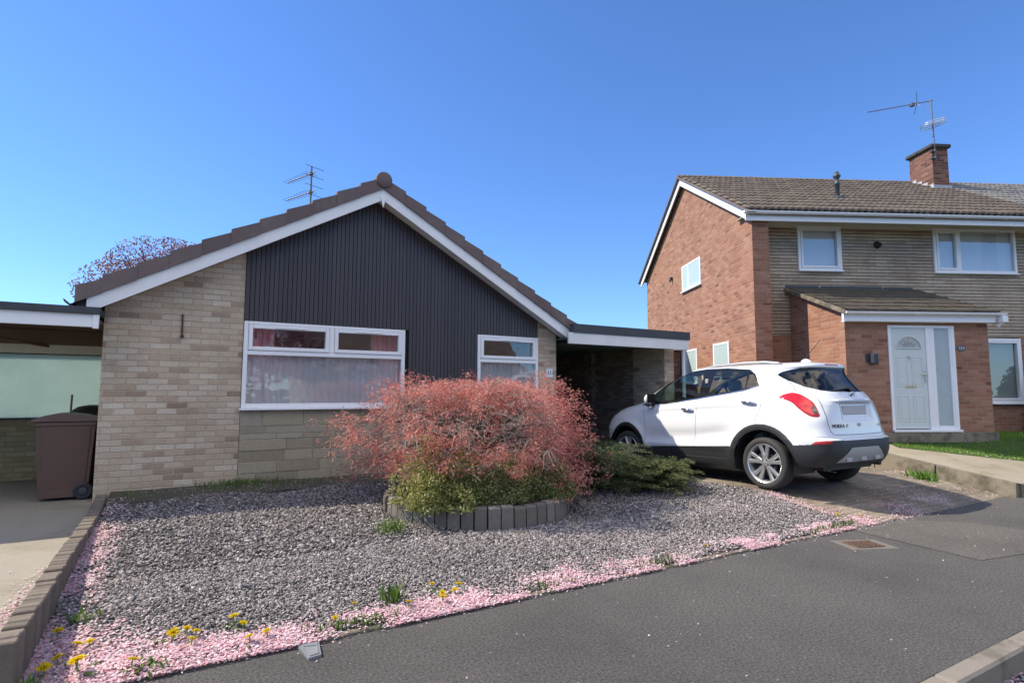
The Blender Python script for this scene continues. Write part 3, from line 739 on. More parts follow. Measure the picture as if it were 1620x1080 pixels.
def tilesurf(name, d0, d1, n0, z0, n1, z1, rows, mat, par, per=.15, amp=.016, tw=.30, lift=.028):
    dn, dz = (n1 - n0) / rows, (z1 - z0) / rows; L_ = math.hypot(n1 - n0, z1 - z0); nx_, nz_ = -(z1 - z0) / L_, (n1 - n0) / L_
    if nz_ < 0: nx_, nz_ = -nx_, -nz_
    V = []; F = []; ns = 9
    for r in range(rows):
        k = 0; d = d0 - (tw / 2 if r % 2 else 0)
        while d < d1 - .01:
            a, c = max(d, d0), min(d + tw, d1); xs = np.linspace(a, c - .003, ns); h = amp * (np.abs(np.sin((xs - d0) / per * np.pi)) ** .6) 
            j = random.uniform(-.004, .004); jl = random.uniform(-.008, .008); b0 = len(V)
            for (t, up_) in ((-.02, -.012), (0 + 0, lift), (1.12, 0.002)):
                tt = r + max(t, 0); base_n = n0 + dn * tt - (jl * dn / abs(dn) if t <= 0 else 0); base_z = z0 + dz * tt - (jl * dz / abs(dn) if t <= 0 else 0)
                for x, hh in zip(xs, h):
                    u_ = up_ + (hh if up_ > -.01 else hh - .004) + j; V.append((x, base_n + nx_ * u_, base_z + nz_ * u_))
            for q in range(2):
                for s in range(ns - 1): 
                    i0 = b0 + q * ns + s; F.append([i0, i0 + 1, i0 + 1 + ns, i0 + ns])
            d += tw
    return npmesh(name, np.array(V), np.array(F), mat, par, True)
rf = tilesurf('roof', 5.82, 13.2, EN, EZ, NRG, ZRG, 13, M['tile'], house, amp=.048, lift=.040)
mb = MB(); mb.prism([(EN, EZ - .03), (NRG, ZRG - .03), (NB_ + .2, zr_(NB_ + .2) - .03), (NB_ + .2, zr_(NB_ + .2) - .1), (NRG, ZRG - .12), (EN + .05, EZ - .09)], 5.86, 13.2, 0)
mb.build('roof_deck', M['verge'], house)
mb = MB(); x = 5.80
while x < 13.1:
    pr_ = [(.11 * math.cos(t), .085 * math.sin(t)) for t in np.linspace(0, math.pi, 9)]
    mb.prism([(NRG + a, ZRG - .03 + c) for a, c in pr_], x, x + .44 - .002, 0); x += .44
mb.build('ridge_tile', M['tile'], house)
mb = MB()
for s in (-1, 1):
    e = NRG + s * (NRG - 11.72)
    mb.prism([(NRG, ZRG - .05), (e, zr_(e) - .05), (e, zr_(e) - .26), (NRG, ZRG - .26)], 5.855, 5.885, 0)
mb.build('bargeboard', M['wpaint'], house)
mb = MB()
for s in (-1, 1):
    e = NRG + s * (NRG - EN + .02)
    mb.prism([(NRG, ZRG + .0), (e, zr_(e) + .0), (e, zr_(e) - .05), (NRG, ZRG - .05)], 5.79, 5.99, 0)
mb.build('verge', M['verge'], house)
# upstairs windows
def hwin(d0, d1, z0, z1, par_, splits, n, blindmat, panemat, name='window', wid=.06, dp=.10):
    mb = MB(); f0, f1 = n - .045, n + .05
    frame_(d0, d1, z0, z1, wid, f0, f1, mb)
    for m in splits: mb.bbox(m - .035, m + .035, f0 + .002, f1, z0 + wid, z1 - wid, .006)
    w_ = mb.build(name, M['white'], par_)
    lim = [d0 + wid] + list(splits) + [d1 - wid]
    mb = MB()
    for i in range(len(lim) - 1):
        if i != 1 or len(splits) == 0: 
            a = lim[i] + (.035 if i else 0); c = lim[i + 1] - (.035 if i < len(lim) - 2 else 0)
            frame_(a + .004, c - .004, z0 + wid + .004, z1 - wid - .004, .05, f0 - .012, f1 - .02, mb)
    if mb.v: mb.build('sash', M['white'], w_)
    npmesh('pane', [(d0 + .04, n, z0 + .04), (d1 - .04, n, z0 + .04), (d1 - .04, n, z1 - .04), (d0 + .04, n, z1 - .04)], np.array([[0, 1, 2, 3]]), panemat, w_)
    if blindmat:
        V = []; F = []; z = z0 + .03
        while z < z1 - .03:
            k = len(V); V += [(d0 + .02, n + .075, z), (d1 - .02, n + .075, z), (d1 - .02, n + .055, z + .043), (d0 + .02, n + .055, z + .043)]; F.append([k, k + 1, k + 2, k + 3]); z += .05
        npmesh('blind', np.array(V), np.array(F), blindmat, w_)
        MB().box(d0, d1, n + .18, n + .19, z0, z1).build('room_back', M['room'], w_)
    MB().bbox(d0 - .015, d1 + .015, n - .09, n + .02, z0 - .028, z0 - .001, .005).build('sill', M['white'], w_)
    return w_
def frame_(d0, d1, z0, z1, w_, f0, f1, mb): frame(d0, d1, z0, z1, w_, f0, f1, mb)
hwin(7.337, 8.373, 4.28, 5.325, house, [], NF, M['blind'], M['paneblue'])
hwin(10.607, 12.638, 4.28, 5.33, house, [11.23], NF, M['blind'], M['paneblue'])
mb = MB()
curt = npmesh('curtain', [(11.9, NF + .05, 4.33), (12.25, NF + .05, 4.33), (12.25, NF + .05, 5.27), (11.9, NF + .05, 5.27)], np.array([[0, 1, 2, 3]]), M['net'], house)
hwin(10.75, 12.58, 1.275, 2.76, house, [], NF, M['blinddark'], M['pane'])
# side windows (face -d): boxes on wall plane d=6
def swin(n0, n1, z0, z1, split=None):
    mb = MB(); f0, f1 = 5.975, 6.02; wd = .055
    mb.bbox(f0, f1, n0, n0 + wd, z0, z1, .005); mb.bbox(f0, f1, n1 - wd, n1, z0, z1, .005)
    mb.bbox(f0 + .002, f1, n0 + wd, n1 - wd, z0, z0 + wd, .005); mb.bbox(f0 + .002, f1, n0 + wd, n1 - wd, z1 - wd, z1, .005)
    if split: mb.bbox(f0 + .002, f1, split - .04, split + .04, z0 + wd, z1 - wd, .005)
    w_ = mb.build('window', M['white'], house)
    MB().box(5.984, 5.998, n0 + .05, n1 - .05, z0 + .05, z1 - .05).build('pane', M['frost'], w_)
    MB().bbox(5.93, 6.0, n0 - .03, n1 + .03, z0 - .035, z0 - .001, .005).build('sill', M['white'], w_)
swin(13.13, 14.03, 1.9, 2.715); swin(15.1, 15.98, 1.75, 2.69); swin(14.71, 16.08, 4.40, 5.15, 15.62)
mb = MB(); mb.tube([(5.99, 16.93, 4.98), (5.93, 16.93, 4.98)], .05, 10); mb.tube([(5.95, 16.93, 4.98), (5.92, 16.93, 4.88)], .035, 8); mb.build('overflow_pipe', M['black'], house)
# chimney
mb = MB(); mb.box(12.70, 13.16, 14.66, 15.50, 6.7, 8.34); ch = mb.build('chimney', M['redgrey'], house)
mb = MB(); mb.bbox(12.63, 13.23, 14.59, 15.57, 8.341, 8.45, .02); mb.build('chimney_cap', M['chimcap'], ch)
mb = MB()
for k in range(4):
    n0 = 14.66 + k * .2; zz = zr_(min(n0, NRG)) + .05; mb.prism([(n0, zz - .1), (n0 + .2, zz), (n0 + .2, zz + .14), (n0, zz + .14)], 12.685, 12.699, 0)
mb.box(12.66, 13.2, 14.62, 14.659, zr_(14.66) - .05, zr_(14.66) + .14); mb.build('flashing', M['lead'], ch)
mb = MB(); zb = zr_(13.0)
mb.lathe([(.05, zb - .1), (.05, zb + .35), (.062, zb + .36), (.062, zb + .42), (.052, zb + .43), (.052, zb + .52), (.085, zb + .56), (.085, zb + .60), (.05, zb + .63), (.05, zb + .68), (.01, zb + .70)], (8.77, 13.0, 0), 'z', 14)
mb.bbox(8.66, 8.88, 12.86, 13.12, zb - .04, zb + .05, .02)
mb.build('roof_vent_pipe', M['darkmetal'], house, True)
mb = MB(); mb.lathe([(.001, NF - .05), (.05, NF - .05), (.085, NF - .02), (.09, NF)], (9.257, 0, 4.912), 'y', 18); mb.tube([(9.257, NF - .04, 4.91), (9.257, NF - .11, 4.90)], .045, 10)
mb.build('boiler_flue', M['black'], house, True)
# porch
pn = 10.51; PD0, PD1 = 7.1, 10.02
porch_t = lambda n: 3.87 - (12.4 - n) * (3.87 - 3.06) / (12.4 - 10.30)
mb = MB(); mb.prism([(pn, .5), (12.39, .5), (12.39, porch_t(12.39) - .09), (pn, porch_t(pn) - .09)], PD0, PD0 + .11, 0)
mb.prism([(pn, .5), (12.39, .5), (12.39, porch_t(12.39) - .09), (pn, porch_t(pn) - .09)], PD1 - .11, PD1, 0)
mb.box(PD0 + .111, 7.955, pn, pn + .11, .5, 2.86); mb.box(9.312, PD1 - .111, pn, pn + .11, .5, 2.86); mb.box(7.956, 9.311, pn + .001, pn + .11, 2.812, 2.86)
pw = mb.build('porch_wall', M['red'], house)
mb = MB(); mb.bbox(7.6, PD1 + .04, pn - .06, pn - .003, .55, .745, .01); mb.box(7.1, 7.6, pn - .02, pn - .003, .5, .70); mb.build('porch_plinth', M['pathwall'], house)
tilesurf('porch_roof', 7.02, 10.10, 10.28, 3.062, 12.395, 3.875, 7, M['mosstile'], house, per=.10, amp=.006, tw=.2, lift=.02)
mb = MB(); mb.prism([(10.29, 3.04), (12.39, 3.855), (12.39, 3.79), (10.29, 2.99)], 7.03, 10.09, 0); mb.build('porch_deck', M['verge'], house)
mb = MB(); mb.prism([(10.29, 3.065), (12.39, 3.875), (12.39, 3.80), (10.29, 2.985)], 6.97, 7.019, 0); mb.build('porch_verge', M['pathwall'], house)
mb = MB(); mb.bbox(7.02, 7.8, 12.375, 12.399, 3.87, 3.93, .004); mb.bbox(7.85, 9.3, 12.37, 12.399, 3.865, 3.925, .004); mb.bbox(9.35, 10.05, 12.375, 12.399, 3.86, 3.92, .004); mb.build('porch_flashing', M['darkmetal'], house)
mb = MB(); mb.bbox(7.03, 10.06, 10.36, 10.39, 2.862, 3.03, .004); mb.box(7.03, 10.06, 10.391, pn, 2.862, 2.875); mb.bbox(6.99, 7.029, 10.36, 10.42, 2.845, 3.03, .004); mb.build('porch_fascia', M['white'], house)
gutter(7.0, 10.2, 10.31, 3.04, .052, house, M['white'])
mb = MB(); mb.tube([(10.17, 10.31, 3.0), (10.17, 10.31, 2.88), (10.14, 10.40, 2.80)], .034, 10); mb.bbox(10.11, 10.23, 10.26, 10.37, 2.86, 2.98, .006); mb.build('rainwater_outlet', M['white'], house)
# front door
mb = MB(); f0, f1 = pn - .02, pn + .06
mb.bbox(7.957, 8.015, f0, f1, .80, 2.81, .005); mb.bbox(9.24, 9.31, f0, f1, .80, 2.81, .005); mb.bbox(8.016, 9.239, f0 + .002, f1, 2.755, 2.81, .005)
mb.bbox(8.72, 8.80, f0 + .001, f1, .80, 2.754, .005); mb.bbox(7.95, 9.33, f0 - .05, f1, .755, .80, .006)
mb.bbox(8.80, 8.895, f0 + .004, f1, .80, 2.754, .005); mb.bbox(9.20, 9.239, f0 + .004, f1, .80, 2.754, .005); mb.bbox(8.896, 9.199, f0 + .004, f1, .80, .87, .005)
df = mb.build('door_frame', M['white'], house)
npmesh('sidelight', [(8.89, pn + .012, .86), (9.205, pn + .012, .86), (9.205, pn + .012, 2.755), (8.89, pn + .012, 2.755)], np.array([[0, 1, 2, 3]]), M['frostside'], df)
MB().box(8.6, 9.3, pn + .7, pn + .72, .6, 2.8).build('hall_wall', M['room'], df)
mb = MB(); mb.bbox(8.018, 8.718, pn, pn + .045, .815, 2.752, .004)
for (a, c, z0, z1) in ((8.10, 8.33, .95, 1.45), (8.41, 8.64, .95, 1.45), (8.10, 8.33, 1.62, 2.2), (8.41, 8.64, 1.62, 2.2)):
    frame(a, c, z0, z1, .022, pn - .009, pn + .005, mb); mb.bbox(a + .05, c - .05, pn - .006, pn + .005, z0 + .05, z1 - .05, .005)
dr_ = mb.build('door', M['door'], house)
mb = MB(); pts = [(8.37 + .24 * math.cos(t), 2.36 + .22 * math.sin(t)) for t in np.linspace(0, math.pi, 20)]
mb.prism(pts, pn - .006, pn + .002); mb.build('fanlight', M['pane'], dr_)
mb = MB(); rim_ = [(8.37 + .25 * math.cos(t), pn - .008, 2.36 + .23 * math.sin(t)) for t in np.linspace(0, math.pi, 20)]; mb.tube(rim_ + [rim_[0]], .011, 6); mb.build('fanlight_rim', M['door'], dr_)
mb = MB()
for a in (35, 62, 90, 118, 145):
    t = math.radians(a); mb.tube([(8.37 + .05 * math.cos(t), pn - .008, 2.365 + .05 * math.sin(t)), (8.37 + .21 * math.cos(t), pn - .008, 2.365 + .19 * math.sin(t))], .0045, 5)
mb.tube([(8.37 + .11 * math.cos(t), pn - .008, 2.365 + .10 * math.sin(t)) for t in np.linspace(0, math.pi, 12)], .0045, 5); mb.build('fanlight_leading', M['lead'], dr_)
mb = MB(); mb.bbox(8.27, 8.48, pn - .012, pn, 1.60, 1.645, .004); mb.build('letterbox', M['brass'], dr_)
mb = MB(); mb.ico((8.365, pn - .012, 2.2), .022, 1, 0, (1, .6, 1.3)); mb.tube([(8.365, pn - .02, 2.2), (8.365, pn - .028, 2.13)], .008, 6); mb.build('knocker', M['metal'], dr_)
mb = MB(); mb.bbox(8.655, 8.69, pn - .012, pn, 1.70, 1.92, .004); mb.tube([(8.672, pn - .01, 1.86), (8.672, pn - .05, 1.86), (8.57, pn - .055, 1.865)], .010, 8); mb.build('handle', M['metal'], dr_)
# plaque, lamp, aerial on the house
pq = thing('number_plaque', 'small dark slate house number plaque beside the grey front door', 'number sign', W(9.447, pn, 2.31), TR, None, (9.447, pn, 2.31))
mb = MB(); mb.lathe([(.001, pn - .012), (.085, pn - .012), (.09, pn)], (0, 0, 0), 'y', 24); mb.v = [(9.447 + x * 1.15, y, 2.371 + z * .62) for x, y, z in mb.v]; mb.build('plate', M['slate'], pq)
for ch_, dx in (('1', -.042), ('2', -.004), ('4', .042)): text_mesh('digit', ch_, .075, M['silverink'], pq, (9.447 + dx, pn - .0135, 2.371), RX, .0015)
lm = thing('wall_lamp', 'dark grey box lantern on the red brick porch beside the front door', 'lamp', W(7.606, pn, 2.06), TR, None, (7.606, pn, 2.06))
MB().bbox(7.55, 7.66, pn - .14, pn - .03, 2.06, 2.25, .012).build('lamp_body', M['darkmetal'], lm); MB().bbox(7.49, 7.60, pn - .03, pn, 2.09, 2.26, .006).build('back_plate', M['darkmetal'], lm)
ta = thing('tv_aerial', 'long single-boom television aerial with a ring antenna strapped to the brick chimney', 'aerial', W(12.70, 14.64, 7.9), TR, None, (12.70, 14.64, 7.9))
mb = MB(); mb.tube([(12.74, 14.60, 7.95), (12.71, 14.60, 9.72)], .02, 8); mb.bbox(12.6, 12.76, 14.56, 14.66, 8.0, 8.03, .004); mb.bbox(12.6, 12.76, 14.56, 14.66, 8.2, 8.23, .004); mb.build('mast', M['aerialmetal'], ta)
mb = MB(); B0 = Vector((12.78, 14.60, 9.70)); B1 = Vector((11.35, 15.3, 9.66)); mb.tube([B0, B1], .013, 6)
dB = (B1 - B0).normalized(); c = B0 + dB * .38
mb.tube([c + Vector((-.08, -.1, .28)), c, c + Vector((-.02, .1, -.28))], .008, 6); mb.tube([c + Vector((.04, .1, .1)), c, c + Vector((.03, -.1, -.12))], .007, 5); mb.bbox(c.x - .16, c.x - .05, c.y - .0, c.y + .1, c.z - .07, c.z + .03, .01); mb.build('boom', M['aerialmetal'], ta)
mb = MB(); ring = [Vector((12.73 + .30 * math.cos(t), 14.60 + .30 * math.sin(t), 8.98 + .06 * math.cos(t))) for t in np.linspace(0, 2 * math.pi, 25)]
mb.tube(ring, .012, 6, False); ring2 = [Vector((p.x, p.y, p.z + .06)) for p in ring]; mb.tube(ring2, .01, 6, False)
mb.tube([(12.43, 14.6, 8.93), (13.05, 14.6, 9.1)], .012, 6); mb.build('ring_antenna', M['metal'], ta)
# adjoining half
ad = thing('adjoining_house', 'adjoining house with cleaner grey roof tiles, running out of the right of the photo', 'house', W(13.21, 12.4, .3), TR, None, (13.21, 12.4, .3))
tilesurf('roof', 13.203, 21.0, EN, EZ, NRG, ZRG, 13, M['tile2'], ad, amp=.048, lift=.040)
mb = MB(); mb.prism([(EN, EZ - .03), (NRG, ZRG - .03), (NB_ + .2, zr_(NB_ + .2) - .03), (NB_ + .2, zr_(NB_ + .2) - .1), (NRG, ZRG - .12), (EN + .05, EZ - .09)], 13.21, 21, 0); mb.build('roof_deck', M['verge'], ad)
MB().box(13.36, 21, 11.715, 11.745, 5.215, 5.40).build('fascia', M['wpaint'], ad)
MB().box(13.52, 21, 11.6, 11.71, 5.34, 5.42).build('gutter', M['white'], ad)
mb = MB(); mb.box(13.21, 21, NF, NF + .2, 0, 5.5); mb.build('wall', M['red'], ad)
mb = MB(); x = 13.21
while x < 20.9:
    pr_ = [(.11 * math.cos(t), .085 * math.sin(t)) for t in np.linspace(0, math.pi, 9)]
    mb.prism([(NRG + a, ZRG - .03 + c) for a, c in pr_], x, x + .434, 0); x += .44
mb.build('ridge_tile', M['verge'], ad)
# flat roofed annex between the houses
an = thing('annex', 'flat roofed annex with a pinkish fascia against the side of the red brick house', 'annex', (10.8, 12, 0))
MB().box(8.9, 12.6, 11.62, 14.5, 2.86, 2.98).build('roof', M['felt'], an)
MB().bbox(8.95, 12.58, 11.66, 11.70, 2.70, 2.858, .004).build('fascia', M['dirtywhite'], an)
MB().box(9.1, 12.5, 11.75, 14.3, 0, 2.85).build('wall', M['redgrey'], an)
# ================================================================ CAR (local: +x right of car, +y forward, z up; design x = -left)
car = thing('parked_car', 'white compact crossover car parked nose-in on the drive with black lower cladding', 'car', (7.712, 4.968, .2104))
car.rotation_euler = (-.027, 0, 0); ORG[car.name] = Vector((0, 0, 0))
NODES = np.array([ # z, xf, xr, w, nf, nr
 (.20, 3.30, -.60, .80, 4, 6), (.27, 3.42, -.66, .86, 4, 6.5), (.36, 3.55, -.78, .895, 4, 6.5), (.50, 3.60, -.855, .92, 4, 6.5), (.60, 3.61, -.865, .925, 4, 6.5), (.67, 3.61, -.86, .927, 4, 6.5),
 (.71, 3.61, -.815, .925, 4, 6.5), (.80, 3.59, -.80, .922, 3.8, 6), (.92, 3.52, -.795, .918, 3.6, 5.5), (1.0, 3.40, -.79, .912, 3.4, 5), (1.07, 3.24, -.785, .90, 3.2, 4.6), (1.13, 2.94, -.775, .888, 3.2, 4.4), (1.18, 2.70, -.76, .872, 3.3, 4.2), (1.24, 2.53, -.73, .850, 3.6, 4),
 (1.30, 2.41, -.685, .828, 4.0, 3.8), (1.38, 2.23, -.63, .798, 4.2, 3.6), (1.46, 2.05, -.57, .766, 4.2, 3.6), (1.54, 1.83, -.515, .733, 4.2, 3.8), (1.60, 1.62, -.49, .706, 4.2, 4.2), (1.635, 1.47, -.50, .690, 4.2, 4.4), (1.665, 1.30, -.485, .668, 4.0, 4.4), (1.688, 1.08, -.43, .625, 3.6, 4), (1.705, .80, -.30, .54, 3.2, 3.4), (1.716, .58, -.12, .40, 3, 3), (1.722, .42, .1, .22, 2.5, 2.5)])
s_ = np.concatenate([[0], np.cumsum(np.sqrt(np.diff(NODES[:, 0]) ** 2 + (np.diff(NODES[:, 1]) * .45) ** 2 + np.diff(NODES[:, 3]) ** 2))])
NL = 460; ss = np.linspace(0, s_[-1], NL)
def catmull(x, xp, fp):
    m = np.gradient(fp, xp); i = np.clip(np.searchsorted(xp, x) - 1, 0, len(xp) - 2); h = xp[i + 1] - xp[i]; t = (x - xp[i]) / h
    d = (fp[i + 1] - fp[i]) / h; m0 = np.where(m[i] * d < 0, 0, np.sign(d) * np.minimum(np.abs(m[i]), 2.5 * np.abs(d))); m1 = np.where(m[i + 1] * d < 0, 0, np.sign(d) * np.minimum(np.abs(m[i + 1]), 2.5 * np.abs(d)))
    return (2 * t**3 - 3 * t**2 + 1) * fp[i] + (t**3 - 2 * t**2 + t) * h * m0 + (-2 * t**3 + 3 * t**2) * fp[i + 1] + (t**3 - t**2) * h * m1
LV = np.stack([catmull(ss, s_, NODES[:, k]) for k in range(6)], 1)
XM = 1.30
MR, MF = 460, 330
def halfcurve(z, xf, xr, w_, nf, nr):
    out = []
    for (xe, n_, m_) in ((xr, nr, MR), (xf, nf, MF)):
        t = np.linspace(0, np.pi / 2, 700); e = np.minimum(1, 1) 
        c_, q = np.cos(t) ** (2 / n_), np.sin(t) ** (2 / n_)
        X = XM + (xe - XM) * c_; Y = w_ * q
        L_ = np.concatenate([[0], np.cumsum(np.hypot(np.diff(X), np.diff(Y)))]); u_ = np.linspace(0, L_[-1], m_)
        out.append(np.stack([np.interp(u_, L_, X), np.interp(u_, L_, Y)], 1))
    return np.concatenate([out[0], out[1][::-1][1:]])
G = np.zeros((NL, MR + MF - 1, 3))
for i in range(NL):
    G[i, :, :2] = halfcurve(*LV[i]); G[i, :, 2] = LV[i, 0]
TD = np.zeros(G.shape[:2]); TD[:, 1:] = np.cumsum(np.hypot(np.diff(G[:, :, 0], axis=1), np.diff(G[:, :, 1], axis=1)), axis=1)
# sculpting: flares, shoulder, lower door scoop, rear recess
X, Y, Z = G[..., 0].copy(), G[..., 1].copy(), G[..., 2].copy()
WX = [0.0, 2.70]; WZ = .345
side = np.clip((Y / .93 - .80) / .15, 0, 1) 
for wx in WX:
    r = np.hypot(X - wx, Z - WZ); G[..., 1] += side * .022 * np.exp(-((r - .50) / .075) ** 2)
sg = lambda a: 1 / (1 + np.exp(-a))
zc = 1.10 + .045 * (1.2 - X); G[..., 1] += side * .012 * np.exp(-((Z - zc) / .035) ** 2) * sg((X + .4) * 8) * sg((2.3 - X) * 8)
zs = .64 + .10 * sg((.9 - X) * 5); G[..., 1] -= side * .03 * np.exp(-((Z - zs) / .10) ** 2) * sg((X - .55) * 14) * sg((2.2 - X) * 8)
G[..., 1] += side * .014 * np.exp(-((Z - .52) / .045) ** 2) * sg((X - .6) * 9) * sg((2.2 - X) * 9)
rear = np.clip((-.55 - X) * 8, 0, 1)
rec = sg((.33 - Y) * 45) * sg((Z - .925) * 90) * sg((1.145 - Z) * 90) * rear; G[..., 0] += rec * .035
G[..., 0] -= rear * .03 * np.exp(-((Z - 1.165) / .018) ** 2) * sg((.42 - Y) * 40)
G[..., 0] += rear * .012 * np.exp(-((Z - .70) / .012) ** 2) * sg((.80 - Y) * 30)
def inpoly(px, py, poly):
    ins = np.zeros(px.shape, bool); n = len(poly); j = n - 1
    for i in range(n):
        xi, yi = poly[i]; xj, yj = poly[j]
        c = ((yi > py) != (yj > py)) & (px < (xj - xi) * (py - yi) / (yj - yi + 1e-12) + xi); ins ^= c; j = i
    return ins
def fc(A): return (A[:-1, :-1] + A[1:, :-1] + A[:-1, 1:] + A[1:, 1:]) / 4
cx, cy, cz, ct = fc(G[..., 0]), fc(G[..., 1]), fc(G[..., 2]), fc(TD)
N_ = np.cross(G[1:, 1:] - G[:-1, :-1], G[:-1, 1:] - G[1:, :-1]); N_ /= np.linalg.norm(N_, axis=2, keepdims=True) + 1e-12
N_ *= np.sign(np.sum(N_ * np.stack([cx - 1.2, cy, cz - .9], -1), -1))[..., None]
sideF = (np.abs(N_[..., 1]) > .35)
P_ = np.full(cx.shape, 'body', dtype=object)
wr = [np.hypot(cx - wx, cz - WZ) for wx in WX]
low = .573 - .056 * cx
P_[(cz < low) & sideF & (cx > -.2) & (cx < 3.2)] = 'lower_cladding'
P_[(cz < np.interp(ct, [0, .3, .63, .86, .92, 1.1, 1.6], [.668, .668, .674, .660, .622, .609, .56])) & (cx < -.30)] = 'lower_cladding'
P_[(cz < .50) & (cx > 2.9)] = 'lower_cladding'
for k, wx in enumerate(WX): P_[(wr[k] < (.525, .50)[k]) & (cy > .6)] = 'lower_cladding'
P_[(cx < -.5) & (N_[..., 0] < -.4) & inpoly(cy, cz, [(0, .385), (.56, .39), (.30, .575), (0, .575)])] = 'diffuser'
P_[(cz < .4) & (P_ == 'body')] = 'lower_cladding'
DLO = [(2.355, 1.13), (2.18, 1.28), (1.86, 1.485), (1.56, 1.60), (1.29, 1.658), (1.06, 1.675), (.677, 1.665), (.281, 1.625), (.189, 1.555), (.084, 1.38), (.298, 1.325), (.914, 1.245), (1.096, 1.22), (1.723, 1.15)]
FW = [(1.865, 1.190), (1.86, 1.415), (1.60, 1.552), (1.32, 1.632), (1.085, 1.642), (1.095, 1.252)]
QW = [(2.23, 1.160), (2.15, 1.265), (1.905, 1.435), (1.895, 1.196)]
RW = [(.915, 1.272), (.872, 1.632), (.72, 1.64), (.318, 1.60), (.306, 1.358)]
Q2 = [(.288, 1.362), (.272, 1.583), (.219, 1.556), (.118, 1.405)]
sw = (cy > .45) & (cz > 1.08) & (N_[..., 1] > .3)
P_[sw & inpoly(cx, cz, DLO)] = 'window_trim'
for q in (FW, QW, RW, Q2): P_[sw & inpoly(cx, cz, q)] = 'side_window'
RG = [(0, 1.282), (.351, 1.285), (.49, 1.302), (.643, 1.352), (.729, 1.417), (.80, 1.468), (.85, 1.525), (.825, 1.545), (.776, 1.565), (.64, 1.594), (.544, 1.612), (0, 1.615)]
P_[(cx < .1) & inpoly(ct, cz, RG)] = 'rear_window'
WS = (cx > 1.2) & (cz > 1.2) & (cz < 1.632) & (N_[..., 0] > .25) & (cy < .86 * (np.interp(cz, LV[:, 0], LV[:, 3]) - .03))
P_[WS & (P_ == 'body')] = 'windscreen'
tf = TD[:, -1:] - TD; ctf = fc(tf)
P_[(cx > 2.6) & (ctf < .80) & inpoly(ctf, cz, [(.40, .86), (.45, .98), (.78, 1.02), (.80, .90)])] = 'headlight'
P_[(cx > 3.2) & (ctf < .5) & (cz > .66) & (cz < .92)] = 'lower_cladding'
hole = np.zeros(cx.shape, bool)
for k, wx in enumerate(WX): hole |= (wr[k] < (.445, .43)[k]) & (cy > .55)
hole |= (cx < -.05) & (cz < .335)
P_[hole] = ''
VID = np.arange(NL * (MR + MF - 1)).reshape(NL, -1)
Q = np.stack([VID[:-1, :-1], VID[:-1, 1:], VID[1:, 1:], VID[1:, :-1]], -1)
VL = np.stack([-G[..., 1], G[..., 0], G[..., 2]], -1).reshape(-1, 3); VR = VL * np.array([-1, 1, 1])
def carpart(name, key, mat, sides=(0, 1), inset=0.0, joint=True):
    f = Q[P_ == key]
    if not len(f): return
    obs = []
    for grp in ([sides] if joint else [(s,) for s in sides]):
        V = np.zeros((0, 3)); Fs = []
        for s in grp:
            u_, inv = np.unique(f, return_inverse=True); vv = (VL if s == 0 else VR)[u_]
            ff = inv.reshape(f.shape)
            if s == 0: ff = ff[:, ::-1]
            if inset:
                vv = vv - np.array([np.sign(vv[:, 0]).mean() * .7, 0, 0]) * inset if name != 'rear_window' else vv + np.array([0, inset, 0])
            Fs.append(ff + len(V)); V = np.concatenate([V, vv])
        obs.append(npmesh(name, V, np.concatenate(Fs), mat, car, True, False))
    return obs
carpart('body', 'body', M['paint']); carpart('lower_cladding', 'lower_cladding', M['clad']); carpart('diffuser', 'diffuser', M['silver'])
carpart('window_trim', 'window_trim', M['gloss'], inset=.003, joint=False); carpart('side_window', 'side_window', M['carglass'], inset=.006, joint=False)
carpart('rear_window', 'rear_window', M['rearglass'], inset=.006); carpart('windscreen', 'windscreen', M['carglass'])
carpart('headlight', 'headlight', M['lampclear'], joint=False)
GZ = G[:, 0, 2]
def surf(q, z, mode):
    """point on the left flank surface for a length position (mode x) or arc position from the tail (mode t) at height z"""
    i = int(np.clip(np.searchsorted(GZ, z) - 1, 0, NL - 2)); f = (z - GZ[i]) / (GZ[i + 1] - GZ[i]); o = []
    for k in (i, i + 1):
        ax = G[k, :, 0] if mode == 'x' else TD[k]; o.append((np.interp(q, ax, G[k, :, 0]), np.interp(q, ax, G[k, :, 1])))
    return np.array([-(o[0][1] * (1 - f) + o[1][1] * f), o[0][0] * (1 - f) + o[1][0] * f, z])
def patch(name, poly, mode, mat, off, side=0, rings=7, parent=None):
    poly = np.array(poly, float); n = len(poly)
    for _ in range(2):
        poly = np.stack([.8 * poly + .2 * np.roll(poly, -1, 0), .2 * poly + .8 * np.roll(poly, -1, 0)], 1).reshape(-1, 2)
    B = []
    for a, c in zip(poly, np.roll(poly, -1, 0)): B += [a + (c - a) * t for t in np.linspace(0, 1, 5, endpoint=False)]
    B = np.array(B); m = len(B); c0 = B.mean(0); V = []
    for r in range(rings + 1):
        u_ = 1 - r / (rings + .0) * .985
        for b2 in B:
            q = c0 + (b2 - c0) * u_; e = .004; P0 = surf(q[0], q[1], mode); du = surf(q[0] + e, q[1], mode) - P0; dz = surf(q[0], q[1] + e, mode) - P0; nn = np.cross(du, dz); nn /= np.linalg.norm(nn) + 1e-12
            if nn[0] * -1 < 0 and abs(nn[0]) > abs(nn[1]): nn = -nn
            if abs(nn[1]) >= abs(nn[0]) and nn[1] > 0 and q[0] < 2: nn = -nn
            V.append(P0 + nn * (off * min(1, (r + .0) * 1.0) if off > 0 else off))
    F = [[r * m + i, r * m + (i + 1) % m, (r + 1) * m + (i + 1) % m, (r + 1) * m + i] for r in range(rings) for i in range(m)]; F.append([])
    V = np.array(V) * (np.array([1, 1, 1]) if side == 0 else np.array([-1, 1, 1]))
    return npmesh(name, V, [np.array(F[:-1]), np.array([[rings * m + i for i in range(m)]])], mat, parent or car, True, False)
